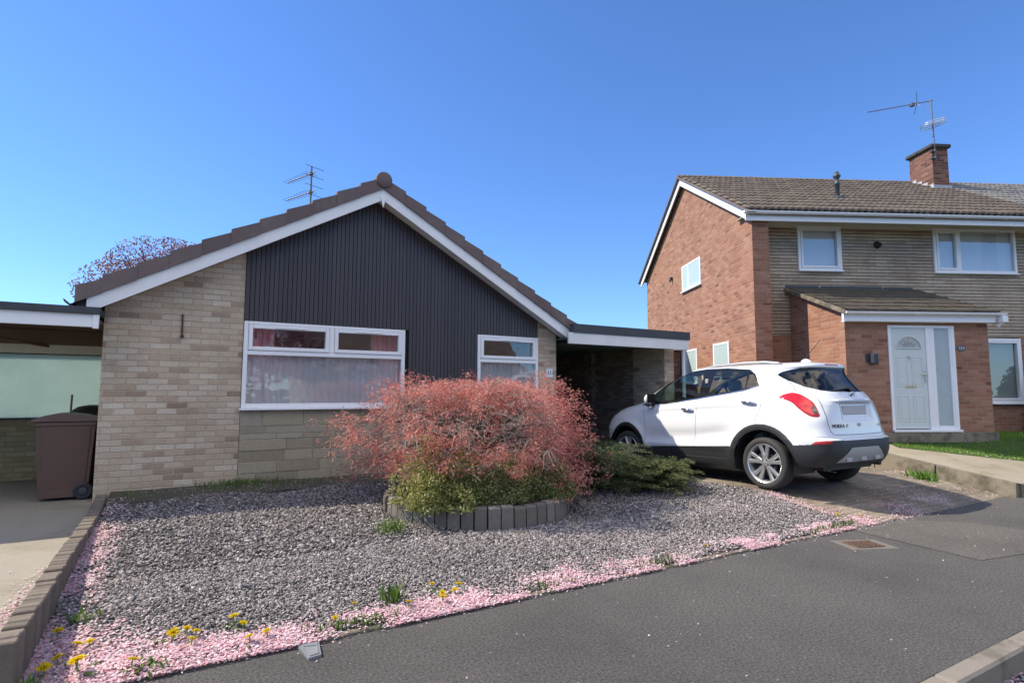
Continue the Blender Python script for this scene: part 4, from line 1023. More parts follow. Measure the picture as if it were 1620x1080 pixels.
TL = [(.69, .958), (.692, 1.086), (.713, 1.173), (.752, 1.225), (.791, 1.268), (.857, 1.284), (.978, 1.262), (1.095, 1.218), (1.016, 1.190), (.953, 1.150), (.916, 1.082), (.862, 1.013), (.797, .963)]
for s in (0, 1):
    tl = patch('tail_light', TL, 't', M['lampred'], .012, s)
    patch('reversing_lens', [(.703, .975), (.708, 1.122), (.765, 1.115), (.770, .978)], 't', M['lampdark'], .0165, s, 3, tl)
    patch('lens_divider', [(.704, 1.042), (.704, 1.056), (.768, 1.052), (.768, 1.038)], 't', M['silver'], .0185, s, 2, tl)
    patch('reflector', [(.925, .622), (.858, .660), (.756, .672), (.637, .672), (.70, .627)], 't', M['lampred'], .006, s, 3)
SN = np.stack([cx, cy, cz], -1).reshape(-1, 3); SNm = (N_[..., 1] > .25).ravel()
def onside(x, z, off=.002):
    q = SN[SNm]; d = (q[:, 0] - x) ** 2 + (q[:, 2] - z) ** 2; i = np.argsort(d)[:3]; return Vector((-(q[i, 1].mean() + off), x, z))
RNm = ((N_[..., 0] < -.2) & (cx < .1)).ravel()
def onrear(y, z, off=.002):
    q = SN[RNm]; d = (q[:, 1] - abs(y)) ** 2 + (q[:, 2] - z) ** 2; i = np.argsort(d)[:3]; return Vector((-y, q[i, 0].mean() - off, z))
ont = lambda t, z, off=0: Vector(surf(t, z, 't'))
def line(pts, fn, r, n=14, off=.0):
    out = []
    for (a, b2), (c, d2) in zip(pts[:-1], pts[1:]):
        for k in range(n): t = k / n; out.append(fn(a + (c - a) * t, b2 + (d2 - b2) * t, off))
    out.append(fn(*pts[-1], off)); return out
def gap(L_, s, r=.0035): MB().tube([(p.x * s, p.y, p.z) for p in L_], r, 5).build('panel_gap', M['black'], car)
for s in (1, -1):
    for pts in ([(2.32, 1.13), (2.25, 1.06), (2.22, .9), (2.198, .45)], [(1.09, 1.225), (1.107, .9), (1.16, .6), (1.161, .36)], [(.07, 1.40), (.01, 1.32), (.0, 1.2), (.009, 1.108), (.09, .88)], [(2.2, .36), (1.161, .36), (.55, .36)]):
        gap(line(pts, onside, .003, 14, -.0015), s)
    gap(line([(.80, 1.285), (.772, 1.35), (.766, 1.43), (.80, 1.50)], ont, .003, 10, 0), s)
    gap(line([(.63, 1.20), (.624, 1.02), (.618, .856), (.60, .78), (.564, .739)], ont, .003, 10, 0), s)
gap(line([(.555, .737), (0, .73), (-.555, .737)], onrear, .003, 20, -.001), 1, .004)
for s in (1, -1):
    mb = MB(); L_ = line([(.50, .545), (1.2, .506), (2.2, .45)], onside, 0, 16, -.001); mb.tube([(p.x * s, p.y, p.z) for p in L_], .006, 6); mb.build('cladding_bead', M['clad'], car)
for s in (1, -1):
    mb = MB(); L_ = line([(2.33, 1.135), (1.723, 1.155), (1.096, 1.225), (.914, 1.25), (.298, 1.328), (.095, 1.383)], onside, .004, 16, .004); mb.tube([(p.x * s, p.y, p.z) for p in L_], .007, 6)
    mb.build('chrome_strip', M['chrome'], car)
for s in (1, -1):
    for x, z in ((1.263, 1.058), (.189, 1.158)):
        p = onside(x, z); mb = MB(); a = Vector((p.x - .012, x - .115, z - .012)); c = Vector((p.x - .012, x + .115, z + .005))
        mb.tube([a + Vector((.02, 0, 0)), a + Vector((-.012, .02, .004)), (a + c) / 2 + Vector((-.022, 0, .008)), c + Vector((-.012, -.02, .004)), c + Vector((.02, 0, 0))], [.012, .016, .017, .016, .012], 8)
        mb.v = [(v[0] * s, v[1], v[2]) for v in mb.v]; mb.f = mb.f if s > 0 else [f[::-1] for f in mb.f]
        mb.build('door_handle', M['chrome'], car, True)
    # mirror
    p = onside(2.06, 1.19); mb = MB(); mb.ico((p.x - .135, 2.03, 1.225), .115, 2, 0, (.88, .55, .82)); mb.v = [(v[0] * s, min(v[1], 2.12) if v[1] > 2.0 else max(v[1], 1.985), v[2]) for v in mb.v]
    mr = mb.build('mirror', M['paint'], car, True)
    mb = MB(); mb.bbox(p.x - .225, p.x - .05, 1.974, 1.99, 1.165, 1.315, .03); mb.bbox(p.x - .16, p.x + .03, 1.99, 2.10, 1.12, 1.165, .015); mb.bbox(p.x - .20, p.x - .05, 1.98, 2.07, 1.05 + .06, 1.16, .02)
    mb.v = [(v[0] * s, v[1], v[2]) for v in mb.v]; mb.f = mb.f if s > 0 else [f[::-1] for f in mb.f]; mb.build('mirror_housing', M['gloss'], mr)
    # roof rail
    mb = MB(); pts = [(-.60, 1.28, 1.668), (-.605, 1.12, 1.695), (-.605, .9, 1.716), (-.60, .4, 1.726), (-.595, .1, 1.714), (-.59, -.1, 1.688), (-.585, -.16, 1.66)]
    mb.tube(pts, [.012, .016, .018, .02, .022, .022, .014], 8); mb.v = [(v[0] * s, v[1], v[2]) for v in mb.v]
    mb.f = mb.f if s > 0 else [f[::-1] for f in mb.f]; mb.build('roof_rail', M['silver'], car, True)
# wheels
def wheel(x, y, s, steer=0.0):
    e = bpy.data.objects.new('wheel', None); COL.objects.link(e); e.parent = car; e.location = (x, y, WZ); e.empty_display_size = .1; ORG[e.name] = Vector((0, 0, 0))
    e.rotation_euler = (0, 0, steer + (0 if s > 0 else math.pi))
    mb = MB(); h = .115
    prof = [(.245, h - .035), (.255, h - .012), (.27, h - .002), (.30, h + .002), (.325, h - .005), (.342, h - .03), (.348, h - .06), (.350, 0), (.348, -h + .06), (.342, -h + .03), (.32, -h), (.25, -h + .02)]
    mb.lathe([(r, -a) for r, a in prof], (0, 0, 0), 'x', 56); t_ = mb.build('tyre', M['tyre'], e, True)
    mb = MB(); mb.lathe([(r, -a) for r, a in [(.232, -.10), (.236, .06), (.258, .094), (.262, .102), (.256, .108), (.243, .100), (.238, .085), (.225, .05)]], (0, 0, 0), 'x', 56)
    for k in range(5):
        for dlt in (-.17, .17):
            t0 = 2 * math.pi * k / 5 + .3; a0 = t0 + dlt * .35; a1 = t0 + dlt * 1.35
            def pt(r, a, o): return Vector((-o, r * math.cos(a), r * math.sin(a)))
            i0, i1 = pt(.05, a0, .085), pt(.246, a1, .096); dd = (i1 - i0).normalized(); pp = Vector((1, 0, 0)).cross(dd)
            vs = []
            for (c, hw, th) in ((i0, .024, .04), (i0.lerp(i1, .5) + Vector((.006, 0, 0)), .024, .035), (i1, .029, .03)):
                vs += [c + pp * hw + Vector((.01, 0, 0)), c + pp * hw * .6 + Vector((-.004, 0, 0)), c - pp * hw * .6 + Vector((-.004, 0, 0)), c - pp * hw + Vector((.01, 0, 0)), c - pp * hw + Vector((th, 0, 0)), c + pp * hw + Vector((th, 0, 0))]
            mb.add(vs, [[q * 6 + j, q * 6 + (j + 1) % 6, (q + 1) * 6 + (j + 1) % 6, (q + 1) * 6 + j] for q in range(2) for j in range(6)])
    mb.lathe([(r, -a) for r, a in [(.001, .098), (.03, .096), (.034, .09), (.06, .088), (.07, .07), (.07, .0)]], (0, 0, 0), 'x', 24)
    mb.build('rim', M['rim'], e)
    mb = MB()
    for k in range(5):
        t0 = 2 * math.pi * k / 5 + .3 + math.pi / 5; mb.lathe([(.001, -.093), (.010, -.093), (.011, -.08)], (0, .05 * math.cos(t0), .05 * math.sin(t0)), 'x', 8)
    mb.lathe([(.225, .02), (.06, .0), (.001, .0)], (0, 0, 0), 'x', 32); mb.lathe([(.15, -.03), (.15, -.045), (.07, -.045)], (0, 0, 0), 'x', 32); mb.build('brake', M['black'], e)
for y, st in ((0.0, 0), (2.70, .05)):
    wheel(-.775, y, 1, st); wheel(.775, y, -1, st)
# wheel wells, floor, cabin
mb = MB()
for wx in WX:
    for s in (-1, 1):
        arc = [(wx + .45 * math.cos(t), WZ + .45 * math.sin(t)) for t in np.linspace(-.25, math.pi + .25, 20)]
        k = len(mb.v); mb.v += [(s * .905, a, c) for a, c in arc] + [(s * .45, a, c) for a, c in arc]
        mb.f += [[k + i, k + i + 1, k + 21 + i, k + 20 + i] for i in range(19)]
        mb.add([(s * .45, wx, WZ)] + [(s * .45, a, c) for a, c in arc], [[0, i + 1, i + 2] for i in range(19)])
mb.box(-.78, .78, .35, 3.4, .20, .26); mb.box(-.62, .62, -.72, .35, .335, .40); mb.box(-.44, .44, -.55, 3.3, .26, .5)
mb.build('underbody', M['black'], car)
mb = MB(); mb.box(-.74, .74, -.35, 2.5, .5, .55); mb.box(-.80, .80, 1.95, 2.45, .85, 1.12); mb.box(-.72, .72, -.40, .0, .6, 1.02)
mb.tube([(-.37 + .18 * math.cos(t), 1.83 + .05 * math.sin(t), 1.08 + .17 * math.sin(t)) for t in np.linspace(0, 6.28, 20)], .016, 6)
mb.build('cabin', M['black'], car)
mb = MB()
for x0 in (-.37, .37):
    mb.bbox(x0 - .24, x0 + .24, 1.05, 1.6, .6, .78, .06)
    mb.add([(x0 - .23, 1.08, .75), (x0 + .23, 1.08, .75), (x0 + .21, .86, 1.30), (x0 - .21, .86, 1.30), (x0 - .23, .94, .75), (x0 + .23, .94, .75), (x0 + .2, .76, 1.30), (x0 - .2, .76, 1.30)], [[0, 1, 2, 3], [5, 4, 7, 6], [1, 5, 6, 2], [4, 0, 3, 7], [3, 2, 6, 7]])
    mb.bbox(x0 - .13, x0 + .13, .75, .85, 1.33, 1.50, .035)
mb.bbox(-.64, .64, .2, .65, .6, .78, .05); mb.bbox(-.64, .64, .02, .18, .75, 1.22, .05)
for x0 in (-.4, .4): mb.bbox(x0 - .13, x0 + .13, .03, .13, 1.25, 1.42, .035)
mb.build('seat', M['seat'], car)
mb = MB(); mb.bbox(-.765, -.735, .97, 1.03, 1.0, 1.52, .01); mb.tube([(-.72, 1.1, 1.58), (-.74, 1.05, 1.2), (-.745, 1.05, .9)], .022, 6); mb.build('seat_belt', M['seatlight'], car)
# rear details
p = onrear(0, 1.045); mb = MB(); mb.bbox(-.27, .27, p.y - .012, p.y + .004, .985, 1.10, .006); mb.build('number_plate', M['plate'], car)
p = onrear(0, 1.165, 0); L_ = line([(.40, 1.162), (0, 1.168), (-.40, 1.162)], onrear, 0, 12, .004); MB().tube(L_, .012, 8).build('tailgate_strip', M['chrome'], car, True)
p = onrear(0, 1.235); mb = MB(); mb.tube([(.048 * math.cos(t), p.y - .004 - .012 * math.sin(t), 1.235 + .048 * math.sin(t)) for t in np.linspace(0, 2 * math.pi, 25)], .007, 8, False)
bd = mb.build('badge', M['chrome'], car, True)
mb = MB(); mb.prism([(.034 * math.cos(t), 1.235 + .034 * math.sin(t)) for t in np.linspace(.5, 3.9, 12)], p.y - .006, p.y + .004); mb.build('badge_emblem', M['blueink'], bd)
R_ = Matrix.Rotation(math.pi / 2, 3, 'X')
for txt, y0, sz in (('MOKKA X', .43, .062), ('1.4 T', -.50, .05)):
    p = onrear(y0, .845); text_mesh('lettering', txt, sz, M['ink'] if sz > .055 else M['chrome'], car, (-y0, p.y - .008, .845), Matrix.Rotation(.16 * (-1 if y0 > 0 else 1), 3, 'Z') @ R_, .002)
p = onrear(-.03, .85); MB().bbox(-.03, .05, p.y - .004, p.y + .004, .835, .875, .003).build('sticker', M['silver'], car)
L_ = line([(.30, 1.305), (.1, 1.325), (-.12, 1.335)], onrear, 0, 8, .016); mb = MB(); mb.tube(L_, [.008] * 12 + [.016] * (len(L_) - 12), 6); p = onrear(-.1, 1.30); mb.ico((.08, p.y - .01, 1.308), .04, 1, 0, (1.6, .8, .8)); mb.build('rear_wiper', M['black'], car, True)
p = onrear(0, 1.655); mb = MB(); mb.bbox(-.15, .15, p.y - .006, p.y + .03, 1.645, 1.668, .005); mb.build('brake_light', M['lampred'], car)
mb = MB(); mb.lathe([(.001, 1.765), (.03, 1.76), (.055, 1.735), (.075, 1.69)], (0, -.13, 0), 'z', 12); mb.v = [(v[0] * .7, (v[1] + .13) * 1.3 - .13, v[2]) for v in mb.v]; an_ = mb.build('antenna_base', M['paint'], car, True)
MB().tube([(0, -.10, 1.75), (0, -.28, 1.93), (0, -.37, 2.03)], [.006, .004, .003], 6).build('antenna_whip', M['black'], an_)
mb = MB(); mb.tube([(.60, -.45, .33), (.60, -.72, .325)], .032, 10); mb.tube([(-.45, -.42, .32), (.5, -.45, .32)], .06, 8); mb.build('exhaust', M['rust'], car)
mb = MB()
for yy in (.33, .0, -.33):
    p = onrear(abs(yy) * .9, .43); mb.bbox(-yy - .06, -yy + .06, p.y - .012, p.y + .01, .395, .45, .012)
mb.build('diffuser_vent', M['silver'], car)
# ================================================================ PLANTER, PLANTS
PCx, PCy, PR = 3.12, 6.13, 1.09
pz = float(zg(5.3))
pt_ = thing('round_planter', 'low round planter ringed with upright grey concrete blocks in the gravel', 'planter', (PCx, PCy, pz))
mb = MB(); nb = 50
for k in range(nb):
    t = 2 * math.pi * k / nb; hw = math.pi * PR / nb - .006 - random.uniform(0, .004); zt_ = .345 + random.uniform(-.012, .012); zb = float(zg(PCy + PR * math.sin(t))) - .06
    o = Vector((math.cos(t), math.sin(t), 0)); tn = Vector((-o.y, o.x, 0)); c = Vector((PCx, PCy, 0)) + o * (PR + random.uniform(-.012, .012)); tilt = random.uniform(.0, .03)
    vs = []
    for (r_, z, s) in ((.0, zb, 1), (.0, zt_ - .02, 1), (-.02, zt_, .97), (-.09, zt_, .93), (-.10, zt_ - .02, .92), (-.10, zb, .92)):
        for sg_ in (-1, 1): p = c + o * (r_ - tilt * (z - zb)) + tn * hw * s * sg_; vs.append((p.x, p.y, z))
    fs = [[2 * i, 2 * i + 1, 2 * i + 3, 2 * i + 2] for i in range(5)] + [[0, 2, 4, 6, 8, 10], [11, 9, 7, 5, 3, 1]]
    mb.add(vs, fs)
mb.build('block_ring', M['block'], pt_)
rr_ = np.linspace(.01, 1.04, 8); th = np.linspace(0, 2 * np.pi, 40, endpoint=False)
V = [(PCx + r * math.cos(t), PCy + r * math.sin(t), .33 + .05 * (1 - r) + .015 * math.sin(9 * t + 7 * r)) for r in rr_ for t in th]
F = [[i * 40 + j, i * 40 + (j + 1) % 40, (i + 1) * 40 + (j + 1) % 40, (i + 1) * 40 + j] for i in range(7) for j in range(40)]
npmesh('soil', np.array(V), np.array(F), M['soil'], pt_, True)
def cloud(name, mat, parent, C, Dm, L, W_, up=.4, bend=.15, org=None):
    N = rdir(len(C)); N[:, 2] += up; V, F = quads(C, Dm, N, L, W_, bend); return npmesh(name, V, F, mat, parent, False, False, org)
# red laceleaf maple
MC = np.array([3.17, 6.25, .0])
def dome_r(th, ph):
    """radius of the crown in direction (azimuth th, elevation ph)"""
    a = 1.23 + .09 * np.sin(3 * th + .6) + .07 * np.sin(5 * th + 2) + .06 * np.sin(9 * th) + .05 * np.sin(14 * th + 1)
    h = 1.03 + .04 * np.sin(4 * th + 1) + .03 * np.sin(11 * th)
    return ((np.abs(np.cos(ph)) / a) ** 4.2 + (np.abs(np.sin(ph)) / h) ** 4.2) ** (-1 / 4.2) * .95
mp = thing('red_maple', 'spreading laceleaf maple with coral red leaves in the round block planter', 'shrub', (3.1, 6.25, .35))
mb = MB(); tw = []
trunk = [(3.1, 6.25, .30), (3.14, 6.22, .48), (3.10, 6.25, .62)]
mb.tube(trunk, [.075, .062, .058], 9)
tips = []
for k in range(22):
    th0 = 2 * math.pi * k / 22 + random.uniform(-.12, .12); ph0 = random.uniform(.15, 1.15); r = float(dome_r(np.array(th0), np.array(ph0))) * random.uniform(.82, .95)
    e = Vector((3.1 + r * math.cos(ph0) * math.cos(th0), 6.25 + r * math.cos(ph0) * math.sin(th0), .64 + r * math.sin(ph0)))
    s = Vector(trunk[-1]); mid = s.lerp(e, .45) + Vector((random.uniform(-.08, .08), random.uniform(-.08, .08), .26 + .1 * random.random())); pts = []
    for i in range(9):
        t = i / 8; q = s * (1 - t) ** 2 + mid * 2 * t * (1 - t) + e * t * t; pts.append(q + Vector((random.uniform(-.02, .02), random.uniform(-.02, .02), random.uniform(-.02, .02))) * (1 if 0 < i < 8 else 0))
    mb.tube(pts, [.032 - .0028 * i for i in range(9)], 6); tips.append(pts)
mb.build('trunk', M['bark'], mp, True)
mb = MB()
for pts in tips:
    for i in range(3, 9):
        for _ in range(7):
            p = pts[i]; d = Vector((p.x - 3.1, p.y - 6.25, 0)).normalized() + Vector((random.uniform(-.9, .9), random.uniform(-.9, .9), random.uniform(-.25, .75))); d.normalize()
            L_ = random.uniform(.12, .30); q1 = p + d * L_ * .5 + Vector((0, 0, .05)); q2 = p + d * L_ + Vector((random.uniform(-.06, .06), random.uniform(-.06, .06), -.06))
            mb.tube([p, q1, q2], [.0048, .0034, .0018], 4, False)
for _ in range(1500):
    th0 = random.uniform(0, 6.283); ph0 = math.asin(random.uniform(.02, .98)); r = float(dome_r(np.array(th0), np.array(ph0))) * random.uniform(.80, .99)
    p = Vector((3.1 + r * math.cos(ph0) * math.cos(th0), 6.25 + r * math.cos(ph0) * math.sin(th0), .62 + r * math.sin(ph0)))
    d = Vector((math.cos(th0) + random.uniform(-.9, .9), math.sin(th0) + random.uniform(-.9, .9), random.uniform(-.6, .25))).normalized(); L_ = random.uniform(.1, .3)
    mb.tube([p - d * L_ * .5, p + Vector((0, 0, .02)), p + d * L_ * .5], [.0024, .0020, .0010], 4, False)
mb.build('twigs', M['twig'], mp)
n = 7200
th = RNG.uniform(0, 2 * np.pi, n); sp_ = RNG.uniform(-.30, 1, n); ph = np.arcsin(sp_)
R = dome_r(th, np.maximum(ph, 0)) * (1 - .30 * RNG.random(n) ** 2.2)
Pc = np.stack([MC[0] + R * np.cos(ph) * np.cos(th), MC[1] + R * np.cos(ph) * np.sin(th), .60 + R * np.sin(ph)], 1)
den = vnoise(Pc, 3.6, 3) + .6 * vnoise(Pc, 8, 4)
front = np.exp(-((th - (np.pi * 1.42)) / .75) ** 2) * np.exp(-((ph - .42) / .36) ** 2)
keep = (den * 1.25 + .40 - 1.0 * front + .45 * (ph > .8) > RNG.uniform(-.55, .75, n)) & (Pc[:, 2] > .52 + .25 * np.exp(-((th - np.pi * 1.45) / .8) ** 2))
Pc = Pc[keep]; th = th[keep]; R_k = R[keep]
# droopy side skirts and wisps
ex = []
for (a, r, z, m) in ((2.61, 1.08, 1.46, 60), (2.61, 1.22, 1.28, 60), (2.5, .88, 1.58, 50), (5.75, .98, 1.46, 60), (5.75, 1.1, 1.3, 70), (5.7, 1.15, 1.08, 60), (5.75, .85, 1.58, 40)):
    q = RNG.normal(size=(m, 3)) * [.13, .13, .10]; ex.append(np.array([MC[0] + r * math.cos(a), MC[1] + r * math.sin(a), z]) + q)
for (a, z, r, m) in ((2.62, .58, 1.42, 60), (2.9, .95, 1.45, 80), (2.75, 1.12, 1.58, 34), (2.2, 1.50, 1.0, 26), (1.2, 1.55, .9, 30), (0.6, 1.5, 1.0, 30), (4.2, 1.55, .5, 30), (5.2, 1.5, .8, 26), (5.55, .55, 1.18, 90), (5.9, .75, 1.22, 90), (6.1, .9, 1.28, 70), (5.3, .52, 1.2, 60)):
    q = RNG.normal(size=(m, 3)) * [.13, .13, .09]; ex.append(np.array([MC[0] + r * math.cos(a + 0), MC[1] + r * math.sin(a), z]) + q)
for _ in range(60):
    a = RNG.uniform(3.6, 5.6); q = RNG.normal(size=(9, 3)) * [.05, .05, .04]; r0 = RNG.uniform(.85, 1.22); ex.append(np.array([MC[0] + r0 * math.cos(a), MC[1] + r0 * math.sin(a), RNG.uniform(.62, 1.15)]) + q)
Pc = np.concatenate([Pc] + ex)
cl = []; dl = []
for j in range(11):
    o = RNG.normal(size=Pc.shape) * [.035, .035, .026]; cl.append(Pc + o)
    d = o / (np.linalg.norm(o, axis=1, keepdims=True) + 1e-6) + (Pc - MC) * [.5, .5, .1]; d[:, 2] -= .45; dl.append(d)
C_ = np.concatenate(cl); D_ = np.concatenate(dl); m_ = len(C_)
cloud('leaves', M['maple'], mp, C_, D_, RNG.uniform(.024, .050, m_), RNG.uniform(.006, .0125, m_), .6, .25)
# low evergreen shrubs under the maple
def bush(name, label, cat, c, rx, ry, rz, mat, n, L, W_, group=None, stems=14, tuft=7, shell=.45, lobes=.18, seed=1, stem_mat='twig'):
    t = thing(name, label, cat, (c[0], c[1], c[2]), 0, group)
    mb = MB()
    for k in range(stems):
        a = random.uniform(0, 6.28); e = random.uniform(.3, 1.3); r = random.uniform(.7, .95)
        p = Vector((c[0] + rx * r * math.cos(e) * math.cos(a), c[1] + ry * r * math.cos(e) * math.sin(a), c[2] + rz * r * math.sin(e)))
        s = Vector((c[0] + random.uniform(-.06, .06), c[1] + random.uniform(-.06, .06), c[2] - .02)); mb.tube([s, s.lerp(p, .5) + Vector((0, 0, .04)), p], [.010, .007, .003], 5, False)
    mb.build('stems', M[stem_mat], t)
    d = rdir(n); d[:, 2] = np.abs(d[:, 2]) * 1.0 - .12; d /= np.linalg.norm(d, axis=1, keepdims=True)
    f = 1 + lobes * vnoise(d * 1.0, 3.2, seed); r = f * (1 - shell * RNG.random(n) ** 1.6)
    Pq = np.array(c) + d * r[:, None] * [rx, ry, rz]; Pq[:, 2] = np.maximum(Pq[:, 2], c[2] + .01)
    C_ = np.repeat(Pq, tuft, 0) + RNG.normal(size=(n * tuft, 3)) * .022; D_ = np.repeat(d, tuft, 0) * .8 + RNG.normal(size=(n * tuft, 3)) * .7; D_[:, 2] += .35
    m = len(C_); cloud('leaves', M[mat], t, C_, D_, RNG.uniform(*L, m), RNG.uniform(*W_, m), .7, .15); return t
bush('golden_shrub', 'small golden green evergreen shrub spilling over the left side of the round planter', 'shrub', (2.42, 5.62, .33), .38, .38, .52, 'gold', 2000, (.02, .04), (.012, .022), seed=5, lobes=.5)
bush('green_shrub', 'dark olive low shrub under the middle of the red maple', 'shrub', (2.95, 5.50, .34), .48, .36, .42, 'olive', 1500, (.02, .045), (.010, .02), seed=6, lobes=.3)
bush('twiggy_shrub', 'twiggy grey green shrub under the right half of the red maple', 'shrub', (3.55, 5.55, .34), .46, .36, .52, 'olive', 1800, (.02, .04), (.009, .018), seed=7, lobes=.3, stems=60, tuft=6)
def strap(name, label, c, n, h, spread, mat, wd=.012, flop=.6, group=None, cat='plant'):
    t = thing(name, label, cat, c, 0, group); V = []; F = []
    for k in range(n):
        a = random.uniform(0, 6.283); L_ = h * random.uniform(.55, 1.1); s = Vector((c[0] + random.gauss(0, spread * .3), c[1] + random.gauss(0, spread * .3), c[2] - .01)); o = Vector((math.cos(a), math.sin(a), 0)); sd = Vector((-o.y, o.x, 0)); fl = random.uniform(.2, flop); w_ = wd * random.uniform(.7, 1.3)
        k0 = len(V)
        for i in range(5):
            u_ = i / 4; p = s + o * (L_ * fl * u_ ** 1.5) + Vector((0, 0, L_ * (u_ - .45 * fl * u_ * u_))); ww = w_ * (.7 + .8 * u_) * (1 - u_ ** 3) + .0008
            V += [tuple(p + sd * ww), tuple(p - sd * ww)]
        F += [[k0 + 2 * i, k0 + 2 * i + 1, k0 + 2 * i + 3, k0 + 2 * i + 2] for i in range(4)]
    npmesh('leaves', np.array(V), np.array(F), M[mat], t, False, False); return t
strap('bluebell_plant', 'clump of bright green strap leaves at the right front edge of the round planter', (3.82, 5.45, .34), 90, .26, .34, 'bright', .009, .7)
strap('leafy_weed', 'bright green leafy weed clump at the foot of the raised path kerb', (10.24, 4.64, .13), 80, .21, .34, 'bright', .012, .8, cat='weed')
strap('leafy_weed', 'pale feathery weed against the left outside of the round planter', (1.86, 5.45, .14), 60, .20, .26, 'weed', .006, .8, cat='weed')
strap('leafy_weed', 'tall upright groundsel weed among the pink petals left of the middle of the gravel front', (1.36, 3.95, .05), 44, .17, .10, 'weed', .005, .5, cat='weed')
strap('leafy_weed', 'reddish rosette weed in the gravel beside the near end of the brick edging', (-.46, 4.48, .08), 26, .11, .14, 'weed', .007, 1.0, cat='weed')
strap('leafy_weed', 'green grassy tuft at the very near end of the brick edging wall', (-.57, 3.70, .02), 50, .12, .08, 'bright', .004, .7, cat='weed')
strap('leafy_weed', 'green leafy weed by the pavement edge left of the small grey utility cover', (-.06, 3.72, .02), 26, .085, .14, 'weed', .008, .9, cat='weed')
# juniper
def juniper(name, label, c, R0, H, n, az, mat, tipmat, seed):
    t = thing(name, label, 'shrub', c); r = np.random.default_rng(seed); C_ = []; D_ = []; T_ = []
    mb = MB()
    for k in range(n):
        a = r.uniform(*az); el = r.uniform(.05, 1.0); L_ = R0 * r.uniform(.55, 1.05) * (1 - .25 * el); rise = H * el
        s = np.array(c) + [r.normal() * .1, r.normal() * .1, .02]; o = np.array([math.cos(a), math.sin(a), 0])
        u_ = np.linspace(.25, 1, 22)[:, None]; p = s + o * L_ * u_ + np.array([0, 0, 1]) * rise * np.sin(u_ * 1.9) / .95 * 1.0
        if k % 4 == 0: mb.tube([tuple(s)] + [tuple(x) for x in p[::5]], [.008, .006, .005, .004, .003, .002][:1 + len(p[::5])], 4, False)
        sd = np.array([-o[1], o[0], 0]); dirv = np.gradient(p, axis=0); dirv /= np.linalg.norm(dirv, axis=1, keepdims=True)
        for side_ in (-1, 1):
            for q in range(5):
                wv = (1.0 - .75 * (u_ - .25) / .75) * .11 * r.uniform(.3, 1, (22, 1)); C_.append(p + sd * side_ * wv + r.normal(size=p.shape) * .012 + [0, 0, .01]); D_.append(dirv + sd * side_ * r.uniform(.3, 1.1) + r.normal(size=p.shape) * .25 + [0, 0, .25]); T_.append((u_[:, 0] > .84))
    C_ = np.concatenate(C_); D_ = np.concatenate(D_); T_ = np.concatenate(T_); C_[:, 2] = np.maximum(C_[:, 2], c[2] + .015)
    m = len(C_); Ls = RNG.uniform(.022, .05, m); Ws = RNG.uniform(.005, .010, m)
    mb.build('stems', M['bark'], t)
    cloud('foliage', M[mat], t, C_[~T_], D_[~T_], Ls[~T_], Ws[~T_], .8, .1); cloud('shoot_tips', M[tipmat], t, C_[T_], D_[T_], Ls[T_], Ws[T_], .8, .1); return t
juniper('juniper', 'low feathery dark green juniper between the red maple and the white car', (4.78, 6.42, .21), 1.2, .54, 520, (0, 6.283), 'juniper', 'juniper', 3)
juniper('juniper', 'small sunlit yellow green juniper on the right of the dark one, beside the drive', (5.66, 5.92, .18), .66, .36, 220, (0, 6.283), 'juniper', 'junitip', 4)
# purple plum tree behind the bungalow
def tree(name, label, base, H, crown_c, rad, nleaf, mat, L, W_, dens=.2, seed=1, nb=16, cat='tree', freq=1.6):
    t = thing(name, label, cat, base); rr = random.Random(seed); mb = MB(); b0 = Vector(base); cc = Vector(crown_c)
    fork = b0.lerp(Vector((cc.x, cc.y, base[2] + H * .4)), 1.0); mb.tube([b0, b0.lerp(fork, .5) + Vector((.06, .03, 0)), fork], [.16, .13, .11], 9)
    ends = []
    for k in range(nb):
        a = rr.uniform(0, 6.283); e = rr.uniform(-.1, 1.4); q = cc + Vector((rad[0] * math.cos(e) * math.cos(a), rad[1] * math.cos(e) * math.sin(a), rad[2] * math.sin(e))) * rr.uniform(.75, .98)
        m = fork.lerp(q, .5) + Vector((rr.uniform(-.2, .2), rr.uniform(-.2, .2), .15)); mb.tube([fork, m, q], [.06, .035, .01], 6, False); ends.append((m, q))
        for _ in range(7):
            u_ = rr.uniform(.3, 1); s = m.lerp(q, u_); d = Vector((rr.gauss(0, 1), rr.gauss(0, 1), rr.gauss(.4, .7))).normalized(); mb.tube([s, s + d * rr.uniform(.3, .7)], [.012, .004], 4, False)
    mb.build('trunk', M['bark'], t, True)
    n = nleaf; d = rdir(n); r = (1 + .22 * vnoise(d, 2.6, seed)) * (1 - .55 * RNG.random(n) ** 1.5); Pq = np.array(crown_c) + d * r[:, None] * np.array(rad)
    kp = vnoise(Pq, freq, seed + 1) + .7 * vnoise(Pq, freq * 2.6, seed + 2) + dens > RNG.uniform(-.7, .5, n); Pq = Pq[kp]
    m = len(Pq); cloud('crown', M[mat], t, Pq, rdir(m), RNG.uniform(*L, m), RNG.uniform(*W_, m), .3, .1); return t
tree('plum_tree', 'sparse purple leaved plum tree showing above the left roof slope of the bungalow', (-.55, 16.2, -.1), 4.3, (.15, 16.2, 3.62), (2.1, 1.5, 1.5), 46000, 'purple', (.04, .08), (.025, .045), .5, 11, 22, freq=2.4)
# shrub by the right house
bush('leafy_shrub', 'dark leafy shrub by the brick house wall at the right edge of the photo', 'shrub', tuple(W(12.95, 11.95, .62)), .50, .50, 1.45, 'shrub', 1700, (.05, .09), (.03, .05), seed=9)
